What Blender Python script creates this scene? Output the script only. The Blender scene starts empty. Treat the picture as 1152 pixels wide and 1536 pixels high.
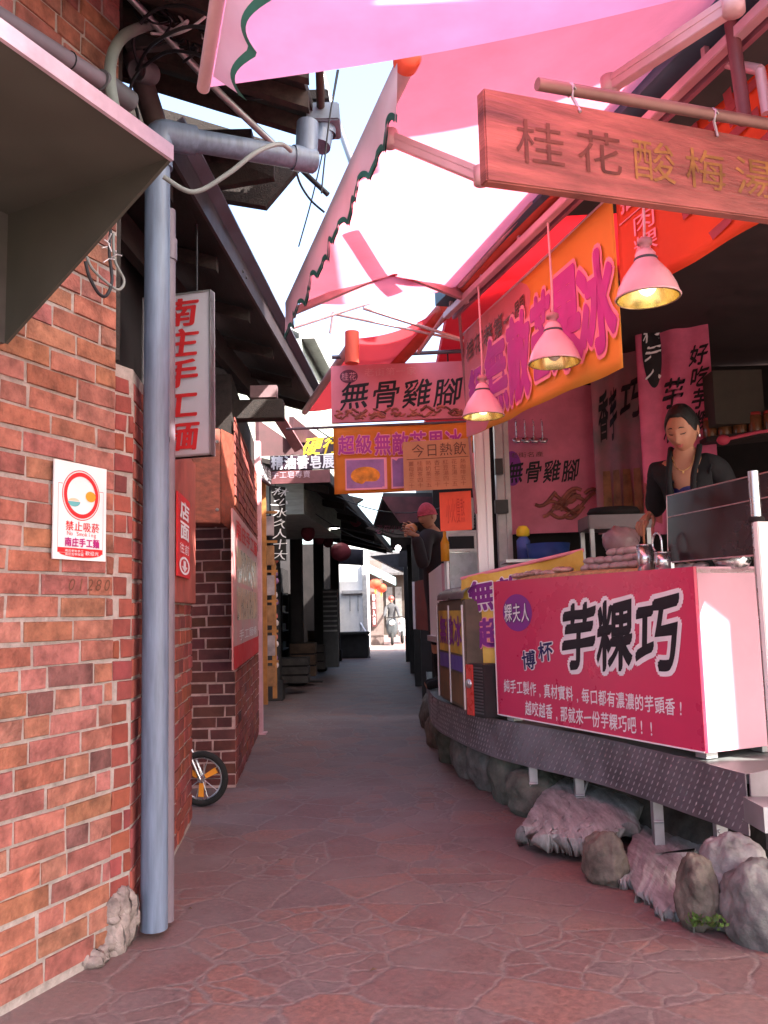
import bpy, bmesh, math, random
import numpy as np
from mathutils import Vector, Matrix
from mathutils import noise as mnoise
random.seed(7)
R_ = math.radians
SC = bpy.context.scene
COL = SC.collection
# ------------------------------------------------------------------ camera
F_PX, PITCH, ROLL, EYE = 1300.0, R_(6.45), 0.025, 1.3
V = Vector
cF = V((0, math.cos(PITCH), math.sin(PITCH)))
u0 = V((0, -math.sin(PITCH), math.cos(PITCH))); r0 = V((1, 0, 0))
cU = u0*math.cos(ROLL) + r0*math.sin(ROLL); cR = r0*math.cos(ROLL) - u0*math.sin(ROLL)
O = V((0, 0, EYE))
cam = bpy.data.cameras.new('camera'); camo = bpy.data.objects.new('camera', cam); COL.objects.link(camo)
cam.sensor_fit = 'VERTICAL'; cam.sensor_height = 36; cam.sensor_width = 27
cam.lens = 36*F_PX/1536; cam.clip_start = 0.05; cam.clip_end = 600
camo.matrix_world = Matrix(((cR.x, cU.x, -cF.x, O.x), (cR.y, cU.y, -cF.y, O.y), (cR.z, cU.z, -cF.z, O.z), (0, 0, 0, 1)))
SC.camera = camo
SC.render.resolution_x, SC.render.resolution_y = 768, 1024
# ------------------------------------------------------------------ light
SUN_L = V((0.60, -0.42, 0.70)).normalized()          # towards the sun
w = bpy.data.worlds.new("World"); SC.world = w; w.use_nodes = True
nt = w.node_tree; bg = nt.nodes['Background']; sky = nt.nodes.new('ShaderNodeTexSky')
sky.sky_type = 'NISHITA'; sky.sun_disc = False; sky.dust_density = 4.0; sky.ozone_density = .6
sky.sun_elevation = math.asin(SUN_L.z); sky.sun_rotation = math.atan2(SUN_L.x, SUN_L.y)
nt.links.new(sky.outputs[0], bg.inputs[0]); bg.inputs[1].default_value = 0.15
sl = bpy.data.lights.new('sun', 'SUN'); sl.energy = 5.0; sl.angle = R_(0.5); sl.color = (1, .95, .88)
so = bpy.data.objects.new('sun', sl); COL.objects.link(so); so.location = (0, 0, 20)
so.rotation_euler = SUN_L.to_track_quat('Z', 'Y').to_euler()
vs = SC.view_settings; vs.view_transform = 'Standard'; vs.look = 'None'; vs.exposure = 2.45; vs.gamma = 1; vs.use_curve_mapping = False
SC.cycles.max_bounces = 10; SC.cycles.transparent_max_bounces = 12; SC.cycles.transmission_bounces = 8; SC.cycles.diffuse_bounces = 6
SC.cycles.use_denoising = True; SC.cycles.sample_clamp_indirect = 8

# ------------------------------------------------------------------ helpers
def ray(x, y): return cF + cR*((x-576)/F_PX) + cU*((768-y)/F_PX)
def at(x, y, d):
    v = ray(x, y); return O + v*(d/v.y)
def gz(x, y, z=0):
    v = ray(x, y); return O + v*((z-EYE)/v.z)
def onpl(x, y, p, n):
    v = ray(x, y); return O + v*((V(p)-O).dot(n)/v.dot(n))
def srgb(r, g, b):
    f = lambda c: (c/255/12.92) if c/255 <= .04045 else ((c/255+.055)/1.055)**2.4
    return (f(r), f(g), f(b))
MATS = {}
def mat(name, col, rough=.7, metal=0, var=.18, scale=6, bump=0, bscale=60, spec=.3, coat=0, stretch=None, transl=0, col2=None, attr=False, detail=5):
    if name in MATS: return MATS[name]
    m = bpy.data.materials.new(name); m.use_nodes = True; MATS[name] = m
    t = m.node_tree; N = t.nodes; L = t.links; p = N['Principled BSDF']; out = N['Material Output']
    tc = N.new('ShaderNodeTexCoord'); mp = N.new('ShaderNodeMapping'); L.new(tc.outputs['Object'], mp.inputs[0])
    if stretch: mp.inputs['Scale'].default_value = stretch
    nz = N.new('ShaderNodeTexNoise'); nz.inputs['Scale'].default_value = scale; nz.inputs['Detail'].default_value = detail; nz.inputs['Roughness'].default_value = .62
    L.new(mp.outputs[0], nz.inputs['Vector'])
    rp = N.new('ShaderNodeValToRGB'); L.new(nz.outputs[0], rp.inputs[0])
    a = [max(0, c*(1-var*1.6)) for c in col]; b = [min(1, c*(1+var*1.2)) for c in (col2 or col)]
    rp.color_ramp.elements[0].position = .28; rp.color_ramp.elements[1].position = .74
    rp.color_ramp.elements[0].color = (*a, 1); rp.color_ramp.elements[1].color = (*b, 1)
    src = rp.outputs[0]
    if attr:
        at_ = N.new('ShaderNodeAttribute'); at_.attribute_name = 'tint'
        mx = N.new('ShaderNodeMix'); mx.data_type = 'RGBA'; mx.blend_type = 'MULTIPLY'; mx.inputs[0].default_value = 1
        L.new(src, mx.inputs[6]); L.new(at_.outputs['Color'], mx.inputs[7]); src = mx.outputs[2]
    L.new(src, p.inputs['Base Color'])
    p.inputs['Roughness'].default_value = rough; p.inputs['Metallic'].default_value = metal
    p.inputs['Specular IOR Level'].default_value = spec; p.inputs['Coat Weight'].default_value = coat
    rr = N.new('ShaderNodeMapRange'); L.new(nz.outputs[0], rr.inputs[0])
    rr.inputs[1].default_value = .3; rr.inputs[2].default_value = .7; rr.inputs[3].default_value = max(.05, rough-.1); rr.inputs[4].default_value = min(1, rough+.12)
    L.new(rr.outputs[0], p.inputs['Roughness'])
    if bump:
        n2 = N.new('ShaderNodeTexNoise'); n2.inputs['Scale'].default_value = bscale; n2.inputs['Detail'].default_value = 6
        L.new(mp.outputs[0], n2.inputs['Vector'])
        bp = N.new('ShaderNodeBump'); bp.inputs['Strength'].default_value = bump; bp.inputs['Distance'].default_value = .01
        L.new(n2.outputs[0], bp.inputs['Height']); L.new(bp.outputs[0], p.inputs['Normal'])
    if transl:
        tr = N.new('ShaderNodeBsdfTranslucent'); L.new(src, tr.inputs[0])
        ms = N.new('ShaderNodeMixShader'); ms.inputs[0].default_value = transl
        L.new(p.outputs[0], ms.inputs[1]); L.new(tr.outputs[0], ms.inputs[2]); L.new(ms.outputs[0], out.inputs[0])
    return m
def flat(name, col, rough=.55): return mat(name, col, rough, var=.06, scale=9)

def emis(name, col, s):
    m = bpy.data.materials.new(name); m.use_nodes = True
    p = m.node_tree.nodes['Principled BSDF']; p.inputs['Base Color'].default_value = (*col, 1)
    p.inputs['Emission Color'].default_value = (*col, 1); p.inputs['Emission Strength'].default_value = s
    MATS[name] = m; return m

def tagp(o, label=None, cat=None, group=None, kind=None):
    if label: o['label'] = label
    if cat: o['category'] = cat
    if group: o['group'] = group
    if kind: o['kind'] = kind
    return o
def thing(name, label, cat, loc, group=None):
    o = bpy.data.objects.new(name, None); COL.objects.link(o); o.location = V(loc); o.empty_display_size = .1
    return tagp(o, label, cat, group)

def wloc(o):
    l = V(o.location)
    while o.parent: o = o.parent; l = l + V(o.location)
    return l

class MB:
    def __init__(s): s.v = []; s.f = []; s.t = []; s.mi = []; s.cur = 0; s.sm = []
    def add(s, vs, fs, tint=1.0, smooth=False):
        b = len(s.v); s.v += [V(x) for x in vs]
        for f in fs: s.f.append([b+i for i in f]); s.t.append(tint); s.mi.append(s.cur); s.sm.append(smooth)
        return s
    def box(s, c, size, ax=None, tint=1.0, ch=0):
        ax = ax or (V((1, 0, 0)), V((0, 1, 0)), V((0, 0, 1)))
        c = V(c); h = [x/2 for x in size]
        vs = [c + ax[0]*(h[0]*i) + ax[1]*(h[1]*j) + ax[2]*(h[2]*k) for k in (-1, 1) for j in (-1, 1) for i in (-1, 1)]
        s.add(vs, [(0, 2, 3, 1), (4, 5, 7, 6), (0, 1, 5, 4), (2, 6, 7, 3), (0, 4, 6, 2), (1, 3, 7, 5)], tint); return s
    def quad(s, a, b, c, d, tint=1.0): return s.add([a, b, c, d], [(0, 1, 2, 3)], tint)
    def slab(s, poly, off, tint=1.0):             # polygon extruded by vector off
        n = len(poly); off = V(off); poly = [V(p) for p in poly]
        return s.add(poly + [p+off for p in poly], [tuple(range(n))[::-1], tuple(range(n, 2*n))] + [(i, (i+1) % n, n+(i+1) % n, n+i) for i in range(n)], tint)
    def tube(s, pts, r, n=12, caps=True, tint=1.0, smooth=True):
        pts = [V(p) for p in pts]; m = len(pts); rr = r if isinstance(r, (list, tuple)) else [r]*m
        vs = []; up = None
        for i, p in enumerate(pts):
            d = (pts[min(i+1, m-1)] - pts[max(i-1, 0)]).normalized()
            if up is None: up = V((0, 0, 1)) if abs(d.z) < .9 else V((1, 0, 0))
            x = (up - d*up.dot(d))
            if x.length < 1e-4: x = V((0, 1, 0)) - d*d.y
            x.normalize(); y = d.cross(x); up = x
            vs += [p + (x*math.cos(2*math.pi*k/n) + y*math.sin(2*math.pi*k/n))*rr[i] for k in range(n)]
        fs = [(i*n+k, i*n+(k+1) % n, (i+1)*n+(k+1) % n, (i+1)*n+k) for i in range(m-1) for k in range(n)]
        s.add(vs, fs, tint, smooth)
        if caps: s.add(vs[:n], [tuple(range(n))[::-1]], tint); s.add(vs[-n:], [tuple(range(n))], tint)
        return s
    def lathe(s, c, prof, n=28, axis=V((0, 0, 1)), smooth=True, tint=1.0):
        axis = V(axis).normalized(); x = axis.orthogonal().normalized(); y = axis.cross(x); c = V(c); vs = []
        for (r, z) in prof: vs += [c + axis*z + (x*math.cos(2*math.pi*k/n)+y*math.sin(2*math.pi*k/n))*r for k in range(n)]
        fs = [(i*n+k, i*n+(k+1) % n, (i+1)*n+(k+1) % n, (i+1)*n+k) for i in range(len(prof)-1) for k in range(n)]
        return s.add(vs, fs, tint, smooth)
    def grid(s, fn, nu, nv, smooth=True, tint=1.0):
        vs = [fn(i/nu, j/nv) for j in range(nv+1) for i in range(nu+1)]
        return s.add(vs, [(j*(nu+1)+i, j*(nu+1)+i+1, (j+1)*(nu+1)+i+1, (j+1)*(nu+1)+i) for j in range(nv) for i in range(nu)], tint, smooth)
    def ellipsoid(s, c, rad, ax=None, n=16, m=10, fn=None, tint=1.0):
        ax = ax or (V((1, 0, 0)), V((0, 1, 0)), V((0, 0, 1))); c = V(c)
        def f(u, v):
            th = math.pi*v; ph = 2*math.pi*u
            q = V((math.sin(th)*math.cos(ph), math.sin(th)*math.sin(ph), math.cos(th)))
            k = fn(q) if fn else 1
            return c + ax[0]*(q.x*rad[0]*k) + ax[1]*(q.y*rad[1]*k) + ax[2]*(q.z*rad[2]*k)
        return s.grid(f, n, m, True, tint)
    def mesh(s, me_v, me_f, tint=1.0, smooth=True): return s.add(me_v, me_f, tint, smooth)
    def build(s, name, m, parent=None, bevel=0, weld=False, solid=0):
        me = bpy.data.meshes.new(name); o = bpy.data.objects.new(name, me); COL.objects.link(o)
        off = V((0, 0, 0))
        if parent is not None: o.parent = parent; off = wloc(parent)
        me.from_pydata([v-off for v in s.v], [], s.f)
        for mm in (m if isinstance(m, (list, tuple)) else [m]): me.materials.append(mm)
        me.polygons.foreach_set('material_index', s.mi); me.polygons.foreach_set('use_smooth', s.sm)
        if any(t != 1.0 for t in s.t):
            ca = me.color_attributes.new('tint', 'FLOAT_COLOR', 'CORNER'); arr = []
            for p, t in zip(me.polygons, s.t):
                tt = t if isinstance(t, tuple) else (t, t, t)
                arr += [*tt, 1.0]*len(p.vertices)
            ca.data.foreach_set('color', arr)
        bm = bmesh.new(); bm.from_mesh(me)
        if weld: bmesh.ops.remove_doubles(bm, verts=bm.verts, dist=weld if weld is not True else 1e-4)
        bmesh.ops.recalc_face_normals(bm, faces=bm.faces)
        if bevel:
            es = [e for e in bm.edges if len(e.link_faces) == 2 and e.calc_face_angle(0) > .5]
            bmesh.ops.bevel(bm, geom=es, offset=bevel, segments=2, affect='EDGES', clamp_overlap=True)
        bm.to_mesh(me); bm.free()
        if solid:
            md = o.modifiers.new('s', 'SOLIDIFY'); md.thickness = solid; md.offset = 0
        return o

def solo(o, label, cat, group=None): return tagp(o, label, cat, group)

# text ---------------------------------------------------------------
_cu = bpy.data.curves.new('lettering', 'FONT'); _to = bpy.data.objects.new('lettering', _cu)
GC = {}
def glyphs(s, off=0.0, shear=0.0):
    if (s, shear) in GC: return GC[(s, shear)]
    off = 0
    COL.objects.link(_to); _cu.body = s; _cu.offset = off; _cu.shear = shear; _cu.resolution_u = 3
    dg = bpy.context.evaluated_depsgraph_get(); dg.update()
    e = _to.evaluated_get(dg); me = e.to_mesh()
    vs = [tuple(v.co) for v in me.vertices]; fs = [tuple(p.vertices) for p in me.polygons]
    e.to_mesh_clear(); COL.objects.unlink(_to); GC[(s, shear)] = (vs, fs); return vs, fs
class Pan:
    """a flat or bent printed surface: fn(u,v) -> point, u to the right, v downwards, n lifts off it"""
    def __init__(s, a, b, d=None, h=None, n=None, fn=None):
        a = V(a); b = V(b); s.a = a
        dn = V(d)-a if d is not None else V((0, 0, -h))
        s.u = b-a; s.dn = dn
        nn = s.u.cross(dn).normalized()
        if nn.dot(O-a) < 0: nn = -nn
        s.n = nn; s.W = s.u.length; s.H = dn.length; s.fn = fn
    def p(s, u, v, lift=0):
        q = s.fn(u, v) if s.fn else s.a + s.u*u + s.dn*v
        return q + s.n*lift
def put_text(mb, pan, txt, u0, v0, u1, v1, off=0.0, lift=.002, shear=0.0, vertical=False, rot=0.0, jit=0, nib=None, brush=0.0):
    """fill the rectangle u0..u1, v0..v1 of the panel with txt"""
    cells = []
    n = len(txt)
    for i, ch in enumerate(txt):
        if ch == ' ': continue
        if vertical: cells.append((ch, u0, v0+(v1-v0)*i/n, u1, v0+(v1-v0)*(i+1)/n))
        else: cells.append((ch, u0+(u1-u0)*i/n, v0, u0+(u1-u0)*(i+1)/n, v1))
    for ch, a, b, c, d in cells:
        vs, fs = glyphs(ch, off, shear)
        if not vs: continue
        if nib: sh = [(nib*(k/3-1)*.75, nib*(k/3-1)) for k in range(7)] + ([(off*math.cos(k*.785), off*math.sin(k*.785)) for k in range(8)] if off > 0 else [])
        elif off > .004: n_ = 8 if off < .03 else 14; sh = [(0, 0)] + [(off*math.cos(6.2832*k/n_), off*math.sin(6.2832*k/n_)) for k in range(n_)] + ([(off*.5*math.cos(6.2832*k/8), off*.5*math.sin(6.2832*k/8)) for k in range(8)] if off > .05 else [])
        else: sh = [(0, 0)]
        xs = [q[0] for q in vs]; cx0 = .5 if ord(ch) > 0x2e7f else (min(xs)+max(xs))/2
        jr = random.uniform(-jit, jit); jx = random.uniform(-jit, jit)*.3
        cs, sn = math.cos(rot+jr), math.sin(rot+jr)
        for i_, (dx_, dy_) in enumerate(sh):
            out = []
            for x, y, _ in vs:
                gx = x-cx0+dx_; gy = y-.38+dy_                     # the em box of a glyph
                if brush: gy += brush*gx*.55-.10*brush*math.sin(5*gx); gx *= 1+.12*brush*gy; gx += .06*brush*math.sin(4*gy)
                gx, gy = gx*cs-gy*sn, gx*sn+gy*cs
                gx += jx
                out.append(pan.p(a+(c-a)*(.5+gx*.96), b+(d-b)*(.5-gy*.96), lift+.00012*i_))
            mb.add(out, fs)
def letter(parent, pan, m, txt, u0, v0, u1, v1, name='lettering', **k):
    mb = MB(); put_text(mb, pan, txt, u0, v0, u1, v1, **k); return mb.build(name, m, parent)
def outlined(parent, pan, m, mo, txt, u0, v0, u1, v1, o_in=.01, o_out=.05, lift=.002, **k):
    letter(parent, pan, mo, txt, u0, v0, u1, v1, name='lettering_outline', off=o_out, lift=lift, **{q: v for q, v in k.items() if q != 'nib'})
    return letter(parent, pan, m, txt, u0, v0, u1, v1, off=o_in, lift=lift+.0035, **k)
def patch(pan, u0, v0, u1, v1, lift, mb=None):
    mb = mb or MB(); return mb.quad(pan.p(u0, v0, lift), pan.p(u1, v0, lift), pan.p(u1, v1, lift), pan.p(u0, v1, lift))
def disc(pan, u, v, ru, rv, lift, mb=None, ri=0, n=40, a0=0, a1=2*math.pi):
    mb = mb or MB()
    o = [pan.p(u+ru*math.cos(a0+(a1-a0)*k/n), v+rv*math.sin(a0+(a1-a0)*k/n), lift) for k in range(n+1)]
    if ri:
        i = [pan.p(u+ru*ri*math.cos(a0+(a1-a0)*k/n), v+rv*ri*math.sin(a0+(a1-a0)*k/n), lift) for k in range(n+1)]
        mb.add(o+i, [(k, k+1, n+1+k+1, n+1+k) for k in range(n)])
    else: mb.add(o[:-1], [tuple(range(n))])
    return mb
def board(name, pan, m, parent, thick=.02, bevel=0):
    mb = MB(); mb.slab([pan.p(0, 0), pan.p(1, 0), pan.p(1, 1), pan.p(0, 1)], -pan.n*thick); return mb.build(name, m, parent, bevel=bevel)

def curve_pts(pts, n=8):
    pts = [V(p) for p in pts]; P = [pts[0]] + pts + [pts[-1]]; out = []
    for i in range(1, len(P)-2):
        for k in range(n):
            t = k/n; a, b, c, d = P[i-1], P[i], P[i+1], P[i+2]
            out.append(.5*((2*b)+(c-a)*t+(2*a-5*b+4*c-d)*t*t+(3*b-a-3*c+d)*t**3))
    out.append(pts[-1]); return out

# skinned figures ----------------------------------------------------
def skin(joints, edges, radii, root, sub=2):
    names = list(joints); me = bpy.data.meshes.new('sk'); me.from_pydata([joints[n] for n in names], [(names.index(a), names.index(b)) for a, b in edges], [])
    o = bpy.data.objects.new('sk', me); COL.objects.link(o)
    o.modifiers.new('skin', 'SKIN'); sv = me.skin_vertices[0].data
    for i, n in enumerate(names):
        r = radii[n]; sv[i].radius = r if isinstance(r, tuple) else (r, r); sv[i].use_root = (n == root)
    s = o.modifiers.new('sub', 'SUBSURF'); s.levels = sub; s.render_levels = sub
    dg = bpy.context.evaluated_depsgraph_get(); dg.update(); e = o.evaluated_get(dg); m = e.to_mesh()
    vs = [V(v.co) for v in m.vertices]; fs = [tuple(p.vertices) for p in m.polygons]
    e.to_mesh_clear(); bpy.data.objects.remove(o); bpy.data.meshes.remove(me)
    return vs, fs
def sm(x): x = max(0, min(1, x)); return x*x*(3-2*x)
def head_point(q, s=1.0):
    """q: unit direction (x right, y forward, z up) -> point of a head about 0.23 high"""
    x, y, z = q.x*.074, q.y*.095, q.z*.115
    t = max(0, -q.z)
    x *= 1-.34*t**1.6; y *= 1-.16*t**2
    if q.y > 0: y *= 1-.12*abs(q.z)
    if q.y < 0 and q.z < -.2: y *= 1-.45*sm((-q.z-.2)/.6)
    p = V((x, y, z))
    if q.y > 0:
        g = lambda cx, cz, sx, sz: math.exp(-((p.x-cx)/sx)**2-((p.z-cz)/sz)**2)
        p.y += .025*g(0, -.026, .012, .016) + .008*g(0, .005, .008, .025)
        p.y += .007*g(0, -.060, .022, .009) + .010*g(0, -.098, .025, .018)
        p.y -= .009*(g(.031, .010, .017, .011)+g(-.031, .010, .017, .011))
        p.y += .004*(g(.034, -.025, .02, .02)+g(-.034, -.025, .02, .02)) + .004*g(0, .032, .05, .009)
    return p*s
def head(mb, c, fwd, up, s=1.0, ears=True):
    fwd = V(fwd).normalized(); up = (V(up)-fwd*V(up).dot(fwd)).normalized(); rt = fwd.cross(up)
    def f(u, v):
        th = math.pi*v; ph = 2*math.pi*u
        p = head_point(V((math.sin(th)*math.cos(ph), math.sin(th)*math.sin(ph), math.cos(th))), s)
        return V(c) + rt*p.x + fwd*p.y + up*p.z
    mb.grid(f, 56, 44)
    if ears:
        for sg in (-1, 1): mb.ellipsoid(V(c)+rt*(sg*.073*s)-fwd*.005*s-up*.008*s, (.008*s, .018*s, .030*s), (rt, fwd, up), 10, 8)
    return rt, fwd, up
def hp(c, rt, fwd, up, qx, qz, s=1.0, lift=.001):
    """point on the face at local x, z"""
    best = None
    for k in range(60):
        th = math.pi*(.2+.75*k/60)
        z = math.cos(th); 
        for j in range(60):
            ph = math.pi*j/60; q = V((math.sin(th)*math.cos(ph), math.sin(th)*math.sin(ph), z)); p = head_point(q, s)
            e = (p.x-qx)**2+(p.z-qz)**2
            if best is None or e < best[0]: best = (e, p)
    p = best[1]; return V(c)+rt*qx+fwd*(p.y+lift)+up*qz
# ------------------------------------------------------------------ materials
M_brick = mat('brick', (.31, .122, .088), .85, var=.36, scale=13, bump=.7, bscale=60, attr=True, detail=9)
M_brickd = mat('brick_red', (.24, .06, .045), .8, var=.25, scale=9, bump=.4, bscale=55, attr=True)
M_mortar = mat('mortar', (.33, .285, .26), .95, var=.2, scale=20, bump=.7, bscale=70)
M_mortarp = mat('mortar_pale', (.46, .30, .28), .95, var=.2, scale=20, bump=.5, bscale=70)
M_pvc = mat('pvc', (.125, .16, .225), .42, var=.22, scale=7, spec=.5, stretch=(5, 5, .5), detail=9)
M_pvc2 = mat('pvc_pink_grey', (.16, .13, .155), .5, var=.14, scale=6)
M_zinc = mat('zinc', (.40, .40, .41), .45, .75, var=.12, scale=8)
M_steel = mat('steel', (.62, .62, .64), .28, .95, var=.06, scale=10)
M_alu = mat('aluminium', (.62, .58, .60), .4, .6, var=.08, scale=6, stretch=(3, 3, .3))
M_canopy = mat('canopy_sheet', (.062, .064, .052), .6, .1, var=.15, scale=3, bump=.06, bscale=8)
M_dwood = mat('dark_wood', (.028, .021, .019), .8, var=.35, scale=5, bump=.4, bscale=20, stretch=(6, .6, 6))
M_rwood = mat('red_wood', (.22, .055, .035), .55, var=.35, scale=4, bump=.2, bscale=20, stretch=(1, 8, 8))
M_rafter = mat('rafter_wood', (.05, .036, .03), .8, var=.3, scale=5, stretch=(6, .6, 6))
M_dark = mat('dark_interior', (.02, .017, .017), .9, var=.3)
M_fascia = mat('fascia_metal', (.05, .038, .043), .5, .3, var=.2, scale=4)
M_cable = mat('cable_black', (.02, .02, .024), .5, var=.1)
M_cableg = mat('cable_grey', (.20, .21, .20), .6, var=.1)
M_white = mat('white_paint', (.74, .72, .73), .5, var=.05, scale=4)
M_redp = flat('print_red', (.55, .025, .03)); M_whitep = flat('print_white', (.8, .78, .8)); M_blackp = flat('print_black', (.016, .014, .018))
M_purp = flat('print_purple', (.22, .035, .25)); M_navy = flat('print_navy', (.02, .02, .10)); M_magp = flat('print_magenta', (.42, .03, .20))
M_orange = flat('print_orange', (.80, .30, .03)); M_yel = flat('print_yellow', (.85, .58, .04)); M_pinkp = flat('print_pink', (.80, .30, .36))
M_brownp = flat('print_brown', (.12, .05, .03)); M_skinp = flat('print_peach', (.80, .50, .36)); M_greenp = flat('print_green', (.05, .25, .16))
M_rubber = mat('rubber', (.018, .018, .018), .8, var=.2)
M_plaster = mat('red_plaster', (.33, .085, .065), .8, var=.25, scale=5, bump=.25, bscale=30)
M_pinkpost = mat('pink_painted_steel', (.62, .34, .38), .45, var=.14, scale=7)

def ground_mat():
    m = bpy.data.materials.new('flagstones'); m.use_nodes = True; t = m.node_tree; N = t.nodes; L = t.links; p = N['Principled BSDF']
    tc = N.new('ShaderNodeTexCoord'); mp = N.new('ShaderNodeMapping'); mp.inputs['Rotation'].default_value = (0, 0, .5); L.new(tc.outputs['Object'], mp.inputs[0])
    def noise(sc, det=5, ro=.6):
        n = N.new('ShaderNodeTexNoise'); n.inputs['Scale'].default_value = sc; n.inputs['Detail'].default_value = det; n.inputs['Roughness'].default_value = ro; L.new(mp.outputs[0], n.inputs[0]); return n
    def math_(op, a, b=None, c=None):
        k = N.new('ShaderNodeMath'); k.operation = op
        for i_, q in enumerate((a, b, c)):
            if q is None: continue
            if isinstance(q, (int, float)): k.inputs[i_].default_value = q
            else: L.new(q, k.inputs[i_])
        return k.outputs[0]
    def mixc(f, a, b, mode='MIX'):
        k = N.new('ShaderNodeMixRGB'); k.blend_type = mode
        for i_, q in enumerate((f, a, b)):
            if isinstance(q, (int, float)): k.inputs[i_].default_value = q
            elif isinstance(q, tuple): k.inputs[i_].default_value = (*q, 1)
            else: L.new(q, k.inputs[i_])
        return k.outputs[0]
    def rng(v, a, b, c=0, d=1, sm_=False):
        k = N.new('ShaderNodeMapRange'); L.new(v, k.inputs[0])
        if sm_: k.interpolation_type = 'SMOOTHSTEP'
        for i_, q in enumerate((a, b, c, d)): k.inputs[1+i_].default_value = q
        return k.outputs[0]
    wv = noise(9, 3); vec = mixc(.06, mp.outputs[0], wv.outputs['Color'], 'ADD')
    def vor(feat, sc):
        v = N.new('ShaderNodeTexVoronoi'); v.voronoi_dimensions = '2D'; v.feature = feat; v.inputs['Scale'].default_value = sc; L.new(vec, v.inputs['Vector']); return v
    big, bigc = vor('DISTANCE_TO_EDGE', 3.3), vor('F1', 3.3); sml, smlc = vor('DISTANCE_TO_EDGE', 6.6), vor('F1', 6.6)
    sepb = N.new('ShaderNodeSeparateColor'); L.new(bigc.outputs['Color'], sepb.inputs[0])
    pick = math_('GREATER_THAN', sepb.outputs[1], .62)                  # some big cells are broken into small stones
    e_s = math_('MINIMUM', math_('MULTIPLY', big.outputs['Distance'], 1.0), math_('MULTIPLY', sml.outputs['Distance'], .55))
    edge_ = math_('ADD', math_('MULTIPLY', big.outputs['Distance'], math_('SUBTRACT', 1, pick)), math_('MULTIPLY', e_s, pick))
    edge_ = math_('ADD', edge_, math_('MULTIPLY_ADD', noise(5, 6, .7).outputs[0], .11, -.056))
    ed = rng(edge_, -.002, .058, sm_=True)
    hue = mixc(pick, bigc.outputs['Color'], smlc.outputs['Color']); sep = N.new('ShaderNodeSeparateColor'); L.new(hue, sep.inputs[0])
    rp = N.new('ShaderNodeValToRGB'); L.new(sep.outputs[0], rp.inputs[0]); e = rp.color_ramp.elements; e[0].color = (.172, .105, .094, 1); e[1].color = (.235, .115, .092, 1)
    for pos, c in ((.25, (.185, .098, .088)), (.5, (.165, .12, .114)), (.75, (.22, .126, .105))):
        k = e.new(pos); k.color = (*c, 1)
    fine = noise(38, 10, .75); rf = N.new('ShaderNodeValToRGB'); L.new(fine.outputs[0], rf.inputs[0]); rf.color_ramp.elements[0].position = .3; rf.color_ramp.elements[1].position = .74
    rf.color_ramp.elements[0].color = (.42, .42, .44, 1); rf.color_ramp.elements[1].color = (1.5, 1.47, 1.47, 1)
    stone = mixc(1.0, rp.outputs[0], rf.outputs[0], 'MULTIPLY')
    dust = rng(noise(1.7, 7, .65).outputs[0], .40, .70, 0, .8); stone = mixc(dust, stone, (.195, .148, .14))
    stain = rng(noise(3.1, 6, .7).outputs[0], .58, .74, 0, .55); stone = mixc(stain, stone, (.085, .06, .058))
    grout = mixc(.9, (.20, .150, .138), rf.outputs[0], 'MULTIPLY')
    col = mixc(ed, grout, stone); L.new(col, p.inputs['Base Color'])
    L.new(rng(fine.outputs[0], .3, .7, .5, .8), p.inputs['Roughness']); p.inputs['Specular IOR Level'].default_value = .3
    h = math_('MULTIPLY_ADD', fine.outputs[0], .7, math_('MULTIPLY', ed, .45)); h = math_('MULTIPLY_ADD', noise(7, 4).outputs[0], .8, h)
    bp = N.new('ShaderNodeBump'); bp.inputs['Strength'].default_value = .55; bp.inputs['Distance'].default_value = .008; L.new(h, bp.inputs['Height']); L.new(bp.outputs[0], p.inputs['Normal'])
    return m
mb = MB()
def gfn(u, v):
    x = -30+60*u; y = -6+70*v
    return V((x, y, -.002))
mb.grid(gfn, 30, 35); g = mb.build('ground', ground_mat()); g['kind'] = 'structure'

# ------------------------------------------------------------------ bricks
def bricks(mb, p0, p1, z0, z1, bl=.245, bh=.073, jt=.0125, proud=.007, nrm=None, skipf=None, head=.12):
    p0 = V(p0); p1 = V(p1); d = (p1-p0); W = d.length; d.normalize(); n = nrm or V((d.y, -d.x, 0)); z = z0; r = 0
    ex = .006
    while z < z1-.02:
        h = min(bh, z1-z); x = -random.random()*bl if r % 2 else -random.random()*.05
        while x < W:
            L = (head if (random.random() < .22) else bl)*random.uniform(.93, 1.05)
            a = max(0, x); b = min(W, x+L)
            if b-a > .025 and not (skipf and skipf((a+b)/2, z)):
                t = random.uniform(.80, 1.14); tint = (t, t*random.uniform(.86, 1.12), t*random.uniform(.8, 1.2))
                if random.random() < .05: tint = (t*.55, t*.6, t*.75)
                f = proud+random.uniform(-.003, .004); zz = z+random.uniform(-.003, .003); hh = h+random.uniform(-.003, .002)
                base = p0+d*a; ju = lambda: V((0, 0, random.uniform(-.003, .003)))+d*random.uniform(-.003, .003)
                o = [base+V((0, 0, zz)), base+d*(b-a)+V((0, 0, zz)), base+d*(b-a)+V((0, 0, zz+hh)), base+V((0, 0, zz+hh))]
                o = [q+ju() for q in o]; c = sum(o, V())/4
                i = [q+(c-q).normalized()*.006+n*f for q in o]; mid = [q+n*(f-.006) for q in o]
                mb.add(o+mid+i, [(8, 9, 10, 11)]+[(k, (k+1) % 4, 4+(k+1) % 4, 4+k) for k in range(4)]+[(4+k, 4+(k+1) % 4, 8+(k+1) % 4, 8+k) for k in range(4)], tint)
            x += L+jt
        z += bh+jt*.95; r += 1
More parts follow.
